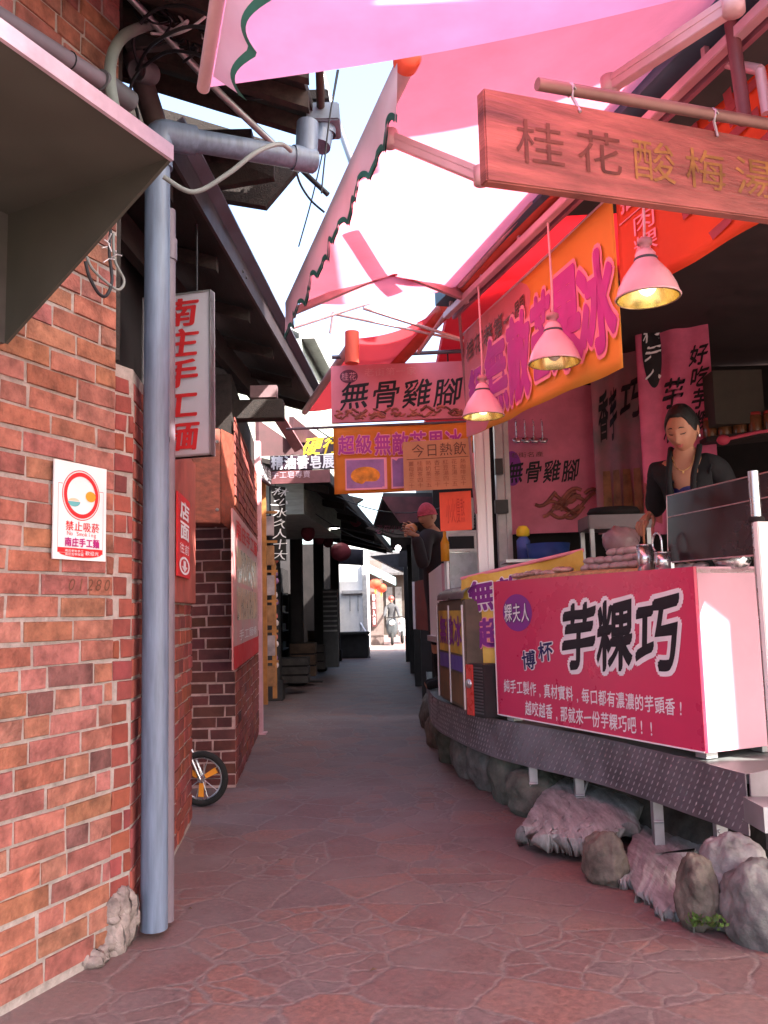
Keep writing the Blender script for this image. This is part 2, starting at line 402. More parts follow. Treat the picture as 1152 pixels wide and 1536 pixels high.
# near left house: front wall (oblique), narrow corner, side wall
W0 = V((-1.72, 2.03, 0)); W1 = V((-1.105, 3.52, 0)); W2 = V((-1.06, 3.62, 0)); W3 = V((-1.26, 5.62, 0))
def wn(a, b): d = (b-a).normalized(); return V((d.y, -d.x, 0))
n1 = wn(W0, W1); n2 = wn(W1, W2); n3_ = wn(W2, W3)
house = thing('brick_house', 'near red brick house corner on the left with drain pipes running down it', 'house', (-1.4, 3.6, 0))
mb = MB()
def wallbody(mb, a, b, n, z0, z1, th=.2): mb.slab([a+V((0, 0, z0)), b+V((0, 0, z0)), b+V((0, 0, z1)), a+V((0, 0, z1))], -n*th)
back = V((-3.5, 5.6, 0)); back0 = V((-3.5, 2.03, 0))
pts = [W0, W1, W2, W3, back, back0]
mb.slab([p+V((0, 0, -.05)) for p in pts], V((0, 0, 2.4)))
up = [W0, W1, V((-1.35, 3.75, 0)), V((-1.55, 5.6, 0)), back, back0]
mb.slab([p+V((0, 0, 2.35)) for p in up], V((0, 0, 1.75)))
mb.build('mortar_core', M_mortar, house)
mb = MB(); bricks(mb, W0, W1-(W1-W0).normalized()*.004, .03, 4.05, nrm=n1); mb.build('front_wall', M_brick, house)
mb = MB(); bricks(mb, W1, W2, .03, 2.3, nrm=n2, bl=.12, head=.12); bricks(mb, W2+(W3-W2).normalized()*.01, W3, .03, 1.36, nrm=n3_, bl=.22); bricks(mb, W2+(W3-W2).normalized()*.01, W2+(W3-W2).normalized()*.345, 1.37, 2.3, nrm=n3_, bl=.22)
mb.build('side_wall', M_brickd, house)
E3 = (back-W3).normalized()
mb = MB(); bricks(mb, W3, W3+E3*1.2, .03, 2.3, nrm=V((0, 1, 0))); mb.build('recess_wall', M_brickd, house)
d3 = (W3-W2).normalized()
mb = MB(); a = W2+d3*.35; mb.slab([a+V((0, 0, 1.37)), W3+V((0, 0, 1.37)), W3+V((0, 0, 2.28)), a+V((0, 0, 2.28))], n3_*.03)
mb.build('plaster_panel', M_plaster, house, bevel=.004)
# chipped mortar foot at the corner
mb = MB()
for k in range(10):
    t = k/9; c = W0.lerp(W1, .92+.08*t) + n1*random.uniform(-.01, .012)
    mb.ellipsoid(c+V((0, 0, random.uniform(0, .05+.10*max(0, t-.7)/.3))), (random.uniform(.02, .06), .025, random.uniform(.015, .04)), n=10, m=8, fn=lambda q: random.uniform(.85, 1.15))
for k in range(30):
    mb.ellipsoid(W1.lerp(W2, random.random()*1.1)+n2*random.uniform(-.012, .008)+V((0, 0, random.uniform(0, .18))), (.04, .03, random.uniform(.04, .08)), n=8, m=6, fn=lambda q: random.uniform(.8, 1.2))
mb.build('broken_foot', mat('old_mortar', (.26, .21, .19), .95, var=.35, scale=14, bump=.8, bscale=60), house)
# handwriting on a brick
pw = Pan(W0+V((0, 0, 2))+n1*.0235, W1+V((0, 0, 2))+n1*.0235, h=1)
def uv_of(pan, px, py):
    q = onpl(px, py, pan.a, pan.n)-pan.a; return q.dot(pan.u)/pan.u.length_squared, q.dot(pan.dn)/pan.dn.length_squared
a_, b_ = uv_of(pw, 96, 868); c_, d_ = uv_of(pw, 165, 890)
mb = MB(); k = (c_-a_)/5.2
for i, ch in enumerate('01280'): put_text(mb, pw, ch, a_+k*i, b_-.015, a_+k*(i+1.5), d_+.0, off=-.004, shear=.25, jit=.05, lift=.004)
mb.build('chalk_number', M_brownp, house)

# ---------------------------------------------- no smoking sign
A = onpl(82, 688, W0+n1*.026, n1); B = onpl(160, 700, W0+n1*.026, n1); B.z = A.z; Dn = onpl(83, 838, W0+n1*.026, n1)
ps = Pan(A, B, h=A.z-Dn.z); t = thing('no_smoking_sign', 'white no smoking plate with red ring on the brick wall', 'sign', A)
board('plate', ps, M_white, t, .006)
ps.a = ps.a  # printed side
mbp = disc(ps, .50, .33, .33, .24, .002, ri=.82); mbp.build('red_ring', M_redp, t)
mb = disc(ps, .50, .33, .36, .262, .0012, ri=.965); patch(ps, .07, .23, .075, .88, .0012, mb); patch(ps, .93, .26, .935, .88, .0012, mb); patch(ps, .07, .23, .15, .235, .0012, mb); patch(ps, .85, .26, .935, .265, .0012, mb); mb.build('thin_frame', M_redp, t)
mb = disc(ps, .68, .33, .10, .055, .002); mb.build('food_basket', M_orange, t)
mb = disc(ps, .36, .40, .12, .055, .002, a0=0, a1=math.pi); mb.build('noodle_bowl', flat('print_teal', (.12, .4, .42)), t)
mb = disc(ps, .36, .397, .10, .03, .0022, a0=math.pi, a1=2*math.pi); mb.build('noodles', M_skinp, t)
mb = patch(ps, .07, .88, .93, .93, .0015); disc(ps, .5, .93, .40, .045, .0015, mb, a0=0, a1=math.pi); mb.build('red_band', M_redp, t)
letter(t, ps, M_redp, '禁止吸菸', .2, .60, .86, .71, off=.008)
mb = MB(); s_ = 'No Smoking'
for i, ch in enumerate(s_):
    if ch != ' ': put_text(mb, ps, ch, .24+i*.056-.02, .70, .24+(i+1)*.056+.02, .76, off=0, lift=.002)
mb.build('lettering', M_redp, t)
letter(t, ps, M_magp, '南庄手工麵', .19, .77, .86, .87, off=.03)
letter(t, ps, M_whitep, '南庄老街手工', .2, .895, .55, .925, lift=.003); letter(t, ps, M_whitep, '南庄古早味麵', .2, .93, .55, .96, lift=.003); letter(t, ps, M_whitep, '歡迎光', .58, .90, .85, .95, lift=.003)

# ---------------------------------------------- sheet metal canopy
zc = 2.72; C0 = at(255, 237, 2.43); C0.z
S = 1.11
c_far = O+(gz(255, 237, 2.5)-O)*S; c_near = O+(gz(0, 55, 2.5)-O)*S; c_in = O+(gz(12, 322, 2.5)-O)*S
dv = (c_near-c_far).normalized(); c_near = c_far+dv*1.6; dx = (c_in-c_far)
t = thing('metal_canopy', 'dark grey sheet metal canopy jutting from the brick wall at the top left', 'canopy', c_in)
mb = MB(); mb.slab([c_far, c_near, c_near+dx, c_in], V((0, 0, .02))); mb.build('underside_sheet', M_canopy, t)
mb = MB(); oo = -dx.normalized(); mb.slab([c_far+V((0, 0, -.012))+oo*.002, c_near+V((0, 0, -.012))+oo*.002, c_near+V((0, 0, .035))+oo*.002, c_far+V((0, 0, .035))+oo*.002], oo*.012)
mb.build('edge_trim', mat('pale_trim', (.45, .34, .40), .4, .2), t)
g_low = c_in+V((0, 0, -(c_in.z-(O+(at(10, 515, 1)-O)*c_in.y).z)))
mb = MB(); mb.slab([c_far, c_in, g_low], -dv*.012); mb.build('side_gusset', M_canopy, t)
mb = MB(); mb.slab([c_in, g_low, g_low+dv*1.6, c_in+dv*1.6], dx.normalized()*.02); mb.build('back_plate', mat('canopy_back', (.08, .077, .07), .6, .1), t)

# ---------------------------------------------- drain pipes
pb = gz(231, 1405, 0); pt = at(236, 196, pb.y-.05); pt = V((pb.x+.005, pb.y-.02, pt.z))
pend = at(473, 242, 4.05)
t = thing('drain_pipe', 'thick blue grey drain pipe down the brick corner, bent over to the roof gutter', 'pipe', pb)
MB().tube([pb+V((0, 0, .03)), pt-V((0, 0, .10))], .055, 24).build('downpipe', M_pvc, t)
dp = (pend-pt).normalized()
MB().tube(curve_pts([pt-V((0, 0, .16)), pt-V((0, 0, .06)), pt+dp*.02+V((0, 0, .0)), pt+dp*.10, pt+dp*.17], 6), .066, 24).build('elbow', M_pvc, t)
MB().tube([pt+dp*.1, pend], .052, 24).build('cross_pipe', M_pvc, t)
MB().tube([pend-dp*.12, pend-dp*.01], .06, 24).tube([pend-dp*.05, pend-dp*.04+V((0, .02, .20))], .055, 24).build('end_elbow', M_pvc, t)
MB().tube([pb+V((0, 0, 2.05)), pb+V((0, 0, 2.07))], .0575, 24).build('wire_tie', M_cable, t)
q = pb+V((.016, .12, 0))
t = thing('small_drain_pipe', 'thinner pinkish grey pipe just behind the thick drain pipe', 'pipe', q)
MB().tube([q+V((0, 0, .02)), V((q.x, q.y, 3.16))], .036, 18).build('downpipe', M_pvc2, t)
MB().tube([V((q.x, q.y, 2.92)), V((q.x, q.y, 3.02))], .043, 18).build('socket', M_pvc2, t)
# conduits above the canopy
def cond(name, label, pts, r, m, cat='pipe', group=None, n=12):
    return solo(MB().tube(pts, r, n).build(name, m), label, cat, group)
w_off = n1*.09
a = onpl(-40, 0, W0+w_off, n1); b = onpl(150, 120, W0+w_off, n1); c = onpl(195, 152, W0+w_off, n1)
t = thing('wall_conduit', 'grey conduit with a wire tie slanting above the metal canopy', 'pipe', a)
MB().tube([a, b], .033, 16).build('tube', M_pvc2, t); MB().tube([b, c], .045, 16).build('coupling', mat('conduit_dark', (.10, .10, .11), .5), t); MB().tube([a.lerp(b, .72), a.lerp(b, .725)], .038, 14).build('wire_tie', M_cable, t)
cond('flexible_hose', 'grey green flexible hose looped over the brick wall top', curve_pts([at(178, 190, 3.3), at(166, 130, 3.3), at(168, 85, 3.35), at(185, 55, 3.45), at(215, 40, 3.6), at(240, 34, 3.8)]), .024, mat('hose', (.20, .23, .21), .6))
cond('metal_conduit', 'shiny grey conduit running diagonally under the upper roof', [at(140, -30, 3.6), at(235, 62, 4.2)], .022, M_zinc)
cond('steel_conduit', 'long thin steel conduit slanting under the roof to the cross pipe', [at(180, -20, 3.5), at(330, 140, 3.9), at(412, 218, 4.2)], .018, M_zinc)
t = thing('steel_bracket', 'grey steel channel bracket with bolt holes under the roof', 'bracket', at(245, 80, 3.9))
mb = MB(); a = at(188, 72, 3.85); b = at(330, 60, 3.95); mb.slab([a, b, b+V((0, 0, .085)), a+V((0, 0, .085))], V((0, .05, 0))); mb.build('channel', mat('bracket_steel', (.17, .18, .17), .5, .4), t)
mb = MB(); mb.tube([a.lerp(b, .6)+V((0, -.006, .04)), a.lerp(b, .6)+V((0, .0, .04))], .012, 10); mb.build('bolt', M_cable, t)
mb = MB(); cc = at(205, 105, 3.75); mb.lathe(cc, [(.05, -.12), (.05, 0), (.044, 0), (.042, -.11)], axis=V((-.3, -.8, -.35))); solo(mb.build('pipe_stub', mat('stub', (.14, .14, .15), .5)), 'open end of a dark pipe stub among the cables', 'pipe')
cond('post_pipe', 'brown grey pipe descending behind the elbow', [at(200, 80, 3.9), at(235, 190, 4.05)], .055, mat('brownpipe', (.12, .10, .095), .6))
cabs = [
 ('thick black cable curling from the pipe stub to the pink awning', [(205, 105, 3.7), (225, 70, 3.5), (265, 45, 3.3), (300, 40, 3.2), (330, 50, 3.1)], .008, 0),
 ('black cable arching over the bracket', [(210, 102, 3.7), (200, 60, 3.6), (225, 20, 3.5), (270, 8, 3.4), (318, 25, 3.2)], .008, 0),
 ('black cable hanging down beside the stub', [(213, 100, 3.7), (196, 130, 3.65), (206, 170, 3.6), (212, 215, 3.55)], .007, 0),
 ('black cable dipping below the bracket', [(215, 100, 3.7), (250, 78, 3.6), (290, 80, 3.5), (325, 96, 3.3)], .008, 0),
 ('grey cable drooping under the cross pipe to the thin pipe', [(245, 265, 3.45), (290, 288, 3.5), (340, 262, 3.55), (385, 228, 3.6), (420, 216, 3.75), (436, 226, 3.9)], .011, 1),
 ('white flex wound in the cable tangle', [(225, 45, 3.8), (245, 10, 3.8), (270, 6, 3.8), (262, 35, 3.8), (285, 28, 3.8)], .005, 2),
 ('pale wire crossing the cable tangle', [(255, 25, 3.85), (290, 45, 3.8), (270, 40, 3.8), (310, 20, 3.7)], .004, 2),
 ('loose pink white wire under the tangle', [(262, 42, 3.85), (280, 36, 3.8), (300, 48, 3.75), (304, 58, 3.7)], .004, 2),
 ('long black wire sagging behind the pink awning', [(360, 146, 4.2), (400, 146, 4.2), (430, 132, 4.2), (455, 108, 4.2), (478, 95, 4.3)], .009, 0),
 ('blue black cable curving past the gutter box', [(438, 118, 4.6), (458, 150, 4.6), (468, 175, 4.7)], .007, 0),
 ('thin cable hanging straight past the gutter', [(506, 105, 3.9), (494, 180, 3.9), (487, 240, 3.9), (482, 290, 3.9)], .004, 0),
 ('second thin cable crossing the sky by the gutter', [(508, 105, 4.4), (490, 200, 4.4), (470, 290, 4.4), (448, 370, 4.4)], .004, 0),
 ('bundled cable running from the pipe end to the valance', [(436, 238, 4.3), (460, 262, 4.3), (492, 292, 4.3)], .014, 0),
 ('slack cable below the bundle', [(442, 246, 4.25), (450, 275, 4.25), (466, 300, 4.25), (486, 318, 4.2)], .006, 0),
 ('thin blue wire crossing the bright gap', [(362, 262, 5.2), (352, 288, 5.2), (334, 312, 5.2)], .003, 0),
]
for k in range(12):
    x, y = random.uniform(190, 300), random.uniform(-5, 70); d = random.uniform(3.5, 4.0)
    cabs.append(('thin cable looping in the dense tangle around the roof bracket', [(x+random.uniform(-25, 25)+i*random.uniform(4, 16), y+random.uniform(-28, 34), d+random.uniform(-.1, .1)) for i in range(6)], random.uniform(.004, .008), random.choice([0, 0, 0, 1, 2])))
for lb, pts, r, k in cabs:
    cond('cable', lb, curve_pts([at(*p) for p in pts]), r, (M_cable, M_cableg, mat('flex_white', (.6, .56, .58), .5))[k], 'cable', 'cables strung under the left roofs', 8)
t = thing('wire_bundle', 'bundle of cut wires looped on the brick wall below the canopy', 'wires', onpl(165, 380, W0+n1*.06, n1))
f_ = lambda x, y, o=.06: onpl(x, y, W0+n1*o, n1)
MB().tube(curve_pts([f_(166, 345), f_(164, 380), f_(168, 420), f_(160, 443), f_(148, 440), f_(134, 415), f_(128, 392)]), .007, 8).build('black_loop', M_cable, t)
MB().tube(curve_pts([f_(170, 350), f_(172, 390), f_(186, 420), f_(180, 434), f_(168, 430), f_(140, 405), f_(130, 385)]), .006, 8).build('grey_loop', M_cableg, t)
mb = MB()
for k in range(9):
    a = (random.uniform(160, 176), random.uniform(360, 390)); mb.tube([f_(*a), f_(a[0]+random.uniform(-14, 10), a[1]+random.uniform(-14, 16), .09)], .0025, 6)
mb.build('loose_ends', MATS['flex_white'], t)

# ---------------------------------------------- upper left roof
t = thing('upper_roof', 'dark weathered wooden roof overhang above the cable tangle', 'roof', (-1.2, 3, 3.7))
ez = 3.86; eN = V((-.10, 2.0, ez)); eF = V((-.30, 4.35, ez)); sl_ = V((-2.2, -.25, .62))
mb = MB(); mb.slab([eN+V((-.6, -1.6, .05)), eF, eF+sl_, eN+sl_+V((-.6, -1.6, .05))], V((0, 0, .06))); mb.build('sheathing', M_dwood, t)
for k in range(9):
    a = eF.lerp(eN, .04+k*.10); mb = MB(); mb.slab([a+V((-.05, 0, -.09)), a+sl_*.98+V((0, 0, -.09)), a+sl_*.98+V((0, 0, -.005)), a+V((-.05, 0, -.005))], V((.0, .055, 0))); mb.build('rafter', M_rafter, t)
mb = MB(); a = eF+V((-.35, -.02, -.14)); mb.slab([a+V((0, 0, 0)), a+V((-2.2, .0, 0)), a+V((-2.2, 0, .13)), a+V((0, 0, .13))], V((0, .1, 0))); mb.build('wall_plate', M_dwood, t)
mb = MB(); mb.slab([eF+V((-2.4, .2, -.5)), eF+V((-.25, .1, -.22)), eF+V((-.25, .1, -.02)), eF+V((-2.4, -.1, .62))], V((0, .05, 0))); mb.build('gable_board', M_dwood, t)
mb = MB(); mb.slab([V((-2.6, 4.62, 3.95)), V((-.62, 4.62, 3.56)), V((-.42, 4.62, 3.80)), V((-2.6, 4.62, 4.3))], V((0, .06, 0))); mb.build('gable_wall', M_dwood, t)
mb = MB(); mb.tube([eN+V((.02, -1, .03)), eF+V((.02, -.05, .03))], .022, 10); mb.build('eave_batten', M_rafter, t)
gb = at(486, 182, 4.3)
t = thing('gutter_box', 'blue grey gutter outlet box at the end of the upper roof', 'gutter', gb)
mb = MB(); mb.box(gb, (.17, .2, .10)); mb.build('box', mat('gutter_blue', (.16, .19, .23), .5), t, bevel=.008)
MB().tube([gb+V((0, -.02, -.05)), gb+V((-.02, -.05, -.17))], .055, 20).lathe(gb+V((0, -.02, -.06)), [(.062, -.03), (.062, .02)]).build('outlet', M_pvc, t)
mb = MB(); mb.box(gb+V((-.02, 0, .11)), (.10, .14, .05)); mb.build('lid', M_dwood, t)
for i, (lb, p, q) in enumerate((('pale pole rising from the gutter box behind the pink awning', (478, 95, 4.7), (500, 170, 4.7)), ('pale stay pole below the gutter box', (502, 170, 4.7), (530, 250, 4.7)))):
    cond('stay_pole', lb, [at(*p), at(*q)], .02, M_zinc, 'pole')

# ---------------------------------------------- long left eave
k_ = 1.43
e0 = O+(gz(255, 240, 2.75)-O)*k_; e1 = O+(gz(473, 612, 2.75)-O)*1.43
t = thing('lower_eave', 'long dark eave with metal fascia over the left shop fronts', 'eave', (e0+e1)/2)
el = (e1-e0).normalized(); e0x = e0-el*.05
inn = V((-1.9, 0, .55))
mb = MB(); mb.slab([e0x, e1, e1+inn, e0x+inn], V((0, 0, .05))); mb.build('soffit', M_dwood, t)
mb = MB(); mb.slab([e0x, e1, e1+V((.0, 0, .16)), e0x+V((0, 0, .16))], V((.018, 0, 0))); mb.build('fascia', M_fascia, t)
mb = MB(); mb.slab([e0x+V((.02, 0, .13)), e1+V((.02, 0, .13)), e1+V((.075, 0, .17)), e0x+V((.075, 0, .17))], V((0, 0, .012))); mb.build('drip_edge', mat('drip', (.10, .10, .13), .45, .4), t)
for k in range(6):
    a = e0x.lerp(e1, .05+k*.18); mb = MB(); mb.slab([a+V((-.06, 0, -.08)), a+inn+V((0, 0, -.08)), a+inn, a+V((-.06, 0, 0))], V((0, .06, 0))); mb.build('rafter', M_dwood, t)
mb = MB(); mb.slab([e0x+V((-.42, 0, -.12)), e1+V((-.42, 0, -.12)), e1+V((-.42, 0, .06)), e0x+V((-.42, 0, .06))], V((-.06, 0, 0))); mb.build('purlin', M_dwood, t)
for k in range(4):
    a = e0x.lerp(e1, .06+k*.015); 
mb = MB()
for k in range(2):
    a = e0x.lerp(e1, .30+k*.02)+V((.02, 0, .05)); mb.lathe(a, [(.001, .006), (.01, .004), (.01, -.002)], n=10, axis=V((1, 0, 0)))
mb.build('screws', M_cable, t)
# dark beam with lamp box under the far end
t = thing('cross_beam', 'dark timber beam sticking out under the far end of the left eave', 'beam', at(370, 610, 7.0))
mb = MB(); a = at(318, 600, 6.9); b = at(424, 598, 7.0); mb.slab([a, b, b-V((0, 0, .16)), a-V((0, 0, .16))], V((0, .15, 0))); mb.build('beam', M_dwood, t, bevel=.006)
mb = MB(); mb.box(b+V((-.16, .05, .07)), (.22, .08, .10)); mb.build('junction_box', mat('jbox', (.25, .16, .17), .5), t)

# ---------------------------------------------- white hanging sign
A = at(214, 447, 4.55); B = at(316, 452, 4.45); B.z = A.z; hgt = at(316, 452, 4.45).z-at(315, 701, 4.45).z
ps = Pan(A, B, h=hgt); t = thing('hanging_sign', 'white vertical sign with five red characters under the left eave', 'sign', ps.p(.5, 0))
board('panel', ps, mat('sign_white', (.52, .50, .56), .5, var=.06, scale=3), t, .05)
mb = MB()
for (u0, v0, u1, v1) in ((0, 0, .02, 1), (.98, 0, 1, 1), (0, 0, 1, .012), (0, .988, 1, 1)): mb.slab([ps.p(u0, v0, -.045), ps.p(u1, v0, -.045), ps.p(u1, v1, -.045), ps.p(u0, v1, -.045)], ps.n*.05)
mb.build('frame', M_zinc, t)
letter(t, ps, M_redp, '南庄手工麵', .22, .03, .84, .97, vertical=True, off=.022, lift=.008, shear=.08)
MB().tube([ps.p(.25, 0), ps.p(.25, 0)+V((0, 0, .52))], .006).tube([ps.p(.8, 0), ps.p(.8, 0)+V((0, 0, .48))], .006).build('hangers', M_cable, t)
# dark shop opening behind the sign
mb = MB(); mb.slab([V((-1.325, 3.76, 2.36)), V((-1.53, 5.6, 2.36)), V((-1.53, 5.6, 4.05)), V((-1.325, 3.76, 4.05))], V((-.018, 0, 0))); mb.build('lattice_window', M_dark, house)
mb = MB(); q0_, q1_ = V((-1.115, 3.525, 0)), V((-1.39, 3.80, 0)); mb.slab([q0_+V((0, 0, 2.37)), q1_+V((0, 0, 2.37)), q1_+V((0, 0, 4.0)), q0_+V((0, 0, 4.0))], V((.02, .02, 0))); mb.build('corner_boards', M_dwood, house)
# red notices
A = at(267, 734, 5.45); B = at(285, 742, 5.5); A = onpl(267, 736, W2+n3_*.045, n3_); B = onpl(285, 740, W2+n3_*.045, n3_); B.z = A.z
ps = Pan(A, B, h=A.z-onpl(276, 866, W2+n3_*.045, n3_).z); t = thing('arrow_sign', 'narrow red vertical notice with white characters and an arrow circle', 'sign', A)
board('panel', ps, M_redp, t, .01)
letter(t, ps, M_whitep, '店面', .1, .06, .9, .55, vertical=True, off=.03, lift=.003); letter(t, ps, M_whitep, '往前', .1, .58, .9, .72, off=.0, lift=.003)
mb = disc(ps, .5, .86, .42, .11, .003, ri=.75); patch(ps, .4, .8, .6, .9, .003, mb); mb.quad(ps.p(.25, .87, .003), ps.p(.75, .87, .003), ps.p(.5, .94, .003), ps.p(.5, .94, .003)); mb.build('arrow_mark', M_whitep, t)
pq = Pan(W2+d3*.5+n3_*.033+V((0, 0, 2.2)), W3+n3_*.033+V((0, 0, 2.2)), h=.9)
letter(house, pq, M_brownp, '工廠', .25, .45, .62, .75, name='painted_lettering', off=.0, lift=.003)

# ---------------------------------------------- brick pier B with posters
B0 = V((-1.75, 6.72, 0)); B1 = V((-1.17, 6.72, 0)); B2 = V((-1.46, 10.1, 0)); nb = wn(B1, B2); z_t = at(320, 787, 6.72).z
t = thing('brick_pier', 'dark brick pier in the recess with a poster on its alley side', 'pillar', (-1.5, 6.9, 0))
mb = MB(); mb.slab([B0, B1, B2, V((-2.4, 10.1, 0)), V((-2.4, 6.72, 0))], V((0, 0, z_t-.01))); mb.build('mortar_core', M_mortarp, t)
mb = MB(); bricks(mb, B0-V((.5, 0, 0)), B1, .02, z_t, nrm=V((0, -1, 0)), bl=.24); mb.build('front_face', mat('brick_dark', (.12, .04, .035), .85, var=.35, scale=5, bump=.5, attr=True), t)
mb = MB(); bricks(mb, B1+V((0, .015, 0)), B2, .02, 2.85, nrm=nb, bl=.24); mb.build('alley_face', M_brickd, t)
mb = MB(); mb.slab([B1+V((-.02, .03, z_t)), B2+V((-.02, 0, z_t)), B2+V((-.02, 0, 3.2)), B1+V((-.02, .03, 3.2))], V((-.6, 0, 0))); mb.build('upper_wall', M_dwood, t)
t = thing('wooden_cabinet', 'red brown wooden cabinet jutting out above the dark brick pier', 'cabinet', at(318, 700, 6.5))
a = at(283, 640, 6.3); b = at(330, 640, 6.4); zb = at(320, 785, 6.4).z
mb = MB(); mb.slab([V((a.x, a.y, zb)), V((b.x, b.y, zb)), V((b.x, b.y, a.z)), V((a.x, a.y, a.z))], V((0, .3, 0)))
mb.build('body', M_rwood, t, bevel=.006)
mb = MB(); b2 = at(350, 640, 6.65)
mb.slab([V((b.x+.006, b.y+.01, zb+.01)), V((b2.x, b2.y, zb-.06)), V((b2.x, b2.y, a.z)), V((b.x+.006, b.y+.01, a.z))], V((0, .02, 0))); mb.build('side_panel', M_rwood, t)
mb = MB(); 
for zz in (zb+.1, a.z-.1): mb.tube([V((b.x-.02, b.y-.004, zz)), V((b.x-.02, b.y-.02, zz))], .012, 8)
mb.build('knobs', M_zinc, t)
# poster on the pier's side
A = onpl(349, 762, B1+nb*.03, nb); B = onpl(386, 800, B1+nb*.03, nb); B.z = A.z; zb = onpl(352, 1004, B1+nb*.03, nb).z
ps = Pan(A, B, h=A.z-zb); t = thing('wall_poster', 'faded pink poster with food pictures on the brick pier', 'poster', A)
board('sheet', ps, mat('poster_pink', (.50, .20, .20), .35, var=.25, scale=3), t, .012)
letter(t, ps, M_redp, '南庄手工麵', .08, .03, .95, .17, off=.02, lift=.004)
mb = MB(); patch(ps, .1, .22, .9, .45, .003, mb); patch(ps, .1, .48, .9, .7, .003, mb); mb.build('photo_prints', mat('print_photo', (.42, .26, .16), .3, var=.6, scale=9), t)
letter(t, ps, M_whitep, '手工麵條', .15, .76, .9, .84, lift=.004); 
mb = MB(); patch(ps, 0, .86, 1, 1, .003, mb); mb.build('red_foot', M_redp, t)
# pink post
pp = gz(390, 1095, 0); pp = V((-1.40, 9.6, 0)); pp.x = (at(388, 1000, 9.6)).x
t = thing('pink_post', 'slim pale pink steel post beside the poster wall', 'post', pp)
MB().box(pp+V((0, 0, 1.62)), (.085, .085, 3.2)).build('shaft', M_pinkpost, t, bevel=.006); MB().box(pp+V((0, 0, .008)), (.16, .16, .016)).build('foot_plate', M_pinkpost, t)
# child's bicycle in the recess
wc = at(303, 1188, 6.1); rw = .185; wc.z = rw
t = thing('small_bicycle', 'small bicycle in the brick recess with only its wheel showing', 'bicycle', V((wc.x-.3, wc.y, 0)))
ay = V((.12, 1, 0)).normalized()
for i, cx in enumerate((wc, wc+V((-.62, .08, 0)))):
    wh = bpy.data.objects.new('wheel', None); COL.objects.link(wh); wh.parent = t; wh.location = cx-V(t.location)
    axx = ay.cross(V((0, 0, 1)))
    ring = lambda R, o=0: [cx+axx*(R*math.cos(2*math.pi*k/40))+V((0, 0, 1))*(R*math.sin(2*math.pi*k/40))+ay*o for k in range(41)]
    MB().tube(ring(rw-.022), .022, 12).build('tyre', M_rubber, wh); MB().tube(ring(rw-.045), .008, 8).build('rim', M_steel, wh)
    mb = MB()
    for k in range(10): a = 2*math.pi*k/10; mb.tube([cx, cx+(axx*math.cos(a)+V((0, 0, 1))*math.sin(a))*(rw-.045)], .003, 6)
    mb.build('spokes', M_steel, wh)
    mb = MB()
    for k in range(3):
        a = .5+2*math.pi*k/3; u = axx*math.cos(a)+V((0, 0, 1))*math.sin(a); s2 = ay.cross(u); mb.slab([cx+u*.03-s2*.015-ay*.012, cx+u*.12-s2*.02-ay*.012, cx+u*.12+s2*.02-ay*.012, cx+u*.03+s2*.015-ay*.012], ay*.004)
    mb.build('reflector', M_orange, wh); MB().tube([cx-ay*.04, cx+ay*.04], .02, 12).build('hub', M_steel, wh)
f0 = wc; r0_ = wc+V((-.62, .08, 0)); bb = (f0+r0_)/2+V((-.05, 0, -.02)); hd = f0+V((-.13, 0, .30)); st = bb+V((-.10, 0, .28))
MB().tube([hd, bb, st, hd], .014, 10).tube([bb, r0_, st], .009, 8).build('frame', flat('bike_blue', (.05, .08, .3)), t)
MB().tube([f0-ay*.035, hd-ay*.035+V((.02, 0, -.05))], .009, 8).tube([f0+ay*.035, hd+ay*.035+V((.02, 0, -.05))], .009, 8).tube([hd, hd+V((-.03, 0, .13))], .011, 8).tube([hd+V((-.03, 0, .13))-ay*.2, hd+V((-.03, 0, .13))+ay*.2], .01, 8).build('handlebar', M_steel, t)
MB().ellipsoid(st+V((0, 0, .05)), (.10, .05, .025)).tube([st, st+V((0, 0, .04))], .01, 8).build('saddle', M_rubber, t)
# drain cover in the path
gq = gz(462, 1023, 0); solo(MB().box(gq+V((0, 0, .004)), (.55, .35, .008)).build('drain_cover', mat('iron', (.05, .045, .045), .6, .4)), 'dark iron drain cover set in the path', 'drain cover')
# ================================================================== RIGHT: the food stall
M_deck = mat('deck_steel', (.16, .17, .165), .5, .4, var=.2, scale=5)
def checker_mat():
    m = mat('checker_plate', (.23, .21, .235), .42, .65, var=.22, scale=4); return m
M_check = checker_mat()
DZ = .56
edge = [V((3.6, 4.9, DZ)), V((1.78, 3.99, DZ)), V((1.53, 3.83, DZ)), V((1.19, 4.93, DZ)), V((.73, 5.86, DZ)), V((.50, 6.75, DZ)), V((.39, 7.5, DZ)), V((.40, 8.6, DZ)), V((.46, 10.4, DZ))]
front = [edge[2]] + curve_pts(edge[2:], 6)[1:]
stall = thing('stall_platform', 'raised food stall platform with checker plate skirt on steel legs', 'platform', (2, 6, 0))
mb = MB(); mb.slab([edge[0], edge[1]] + front + [V((3.6, 10.4, DZ))], V((0, 0, -.04))); mb.build('deck', M_deck, stall)
SK = .255
mb = MB()
def skirt(mb, pts, h=SK, th=.006):
    for a, b in zip(pts[:-1], pts[1:]):
        n = wn(b, a) if wn(b, a).dot(-a+O) > 0 else wn(a, b)
        n = V((n.x, n.y, 0)); mb.slab([a+n*.004+V((0, 0, .004)), b+n*.004+V((0, 0, .004)), b+n*.004-V((0, 0, h)), a+n*.004-V((0, 0, h))], n*th)
skirt(mb, front); mb.build('skirt', M_check, stall)
mb = MB(); skirt(mb, [edge[2]+V((.004, 0, 0)), edge[1], edge[0]], h=.17); mb.build('end_skirt', M_check, stall)
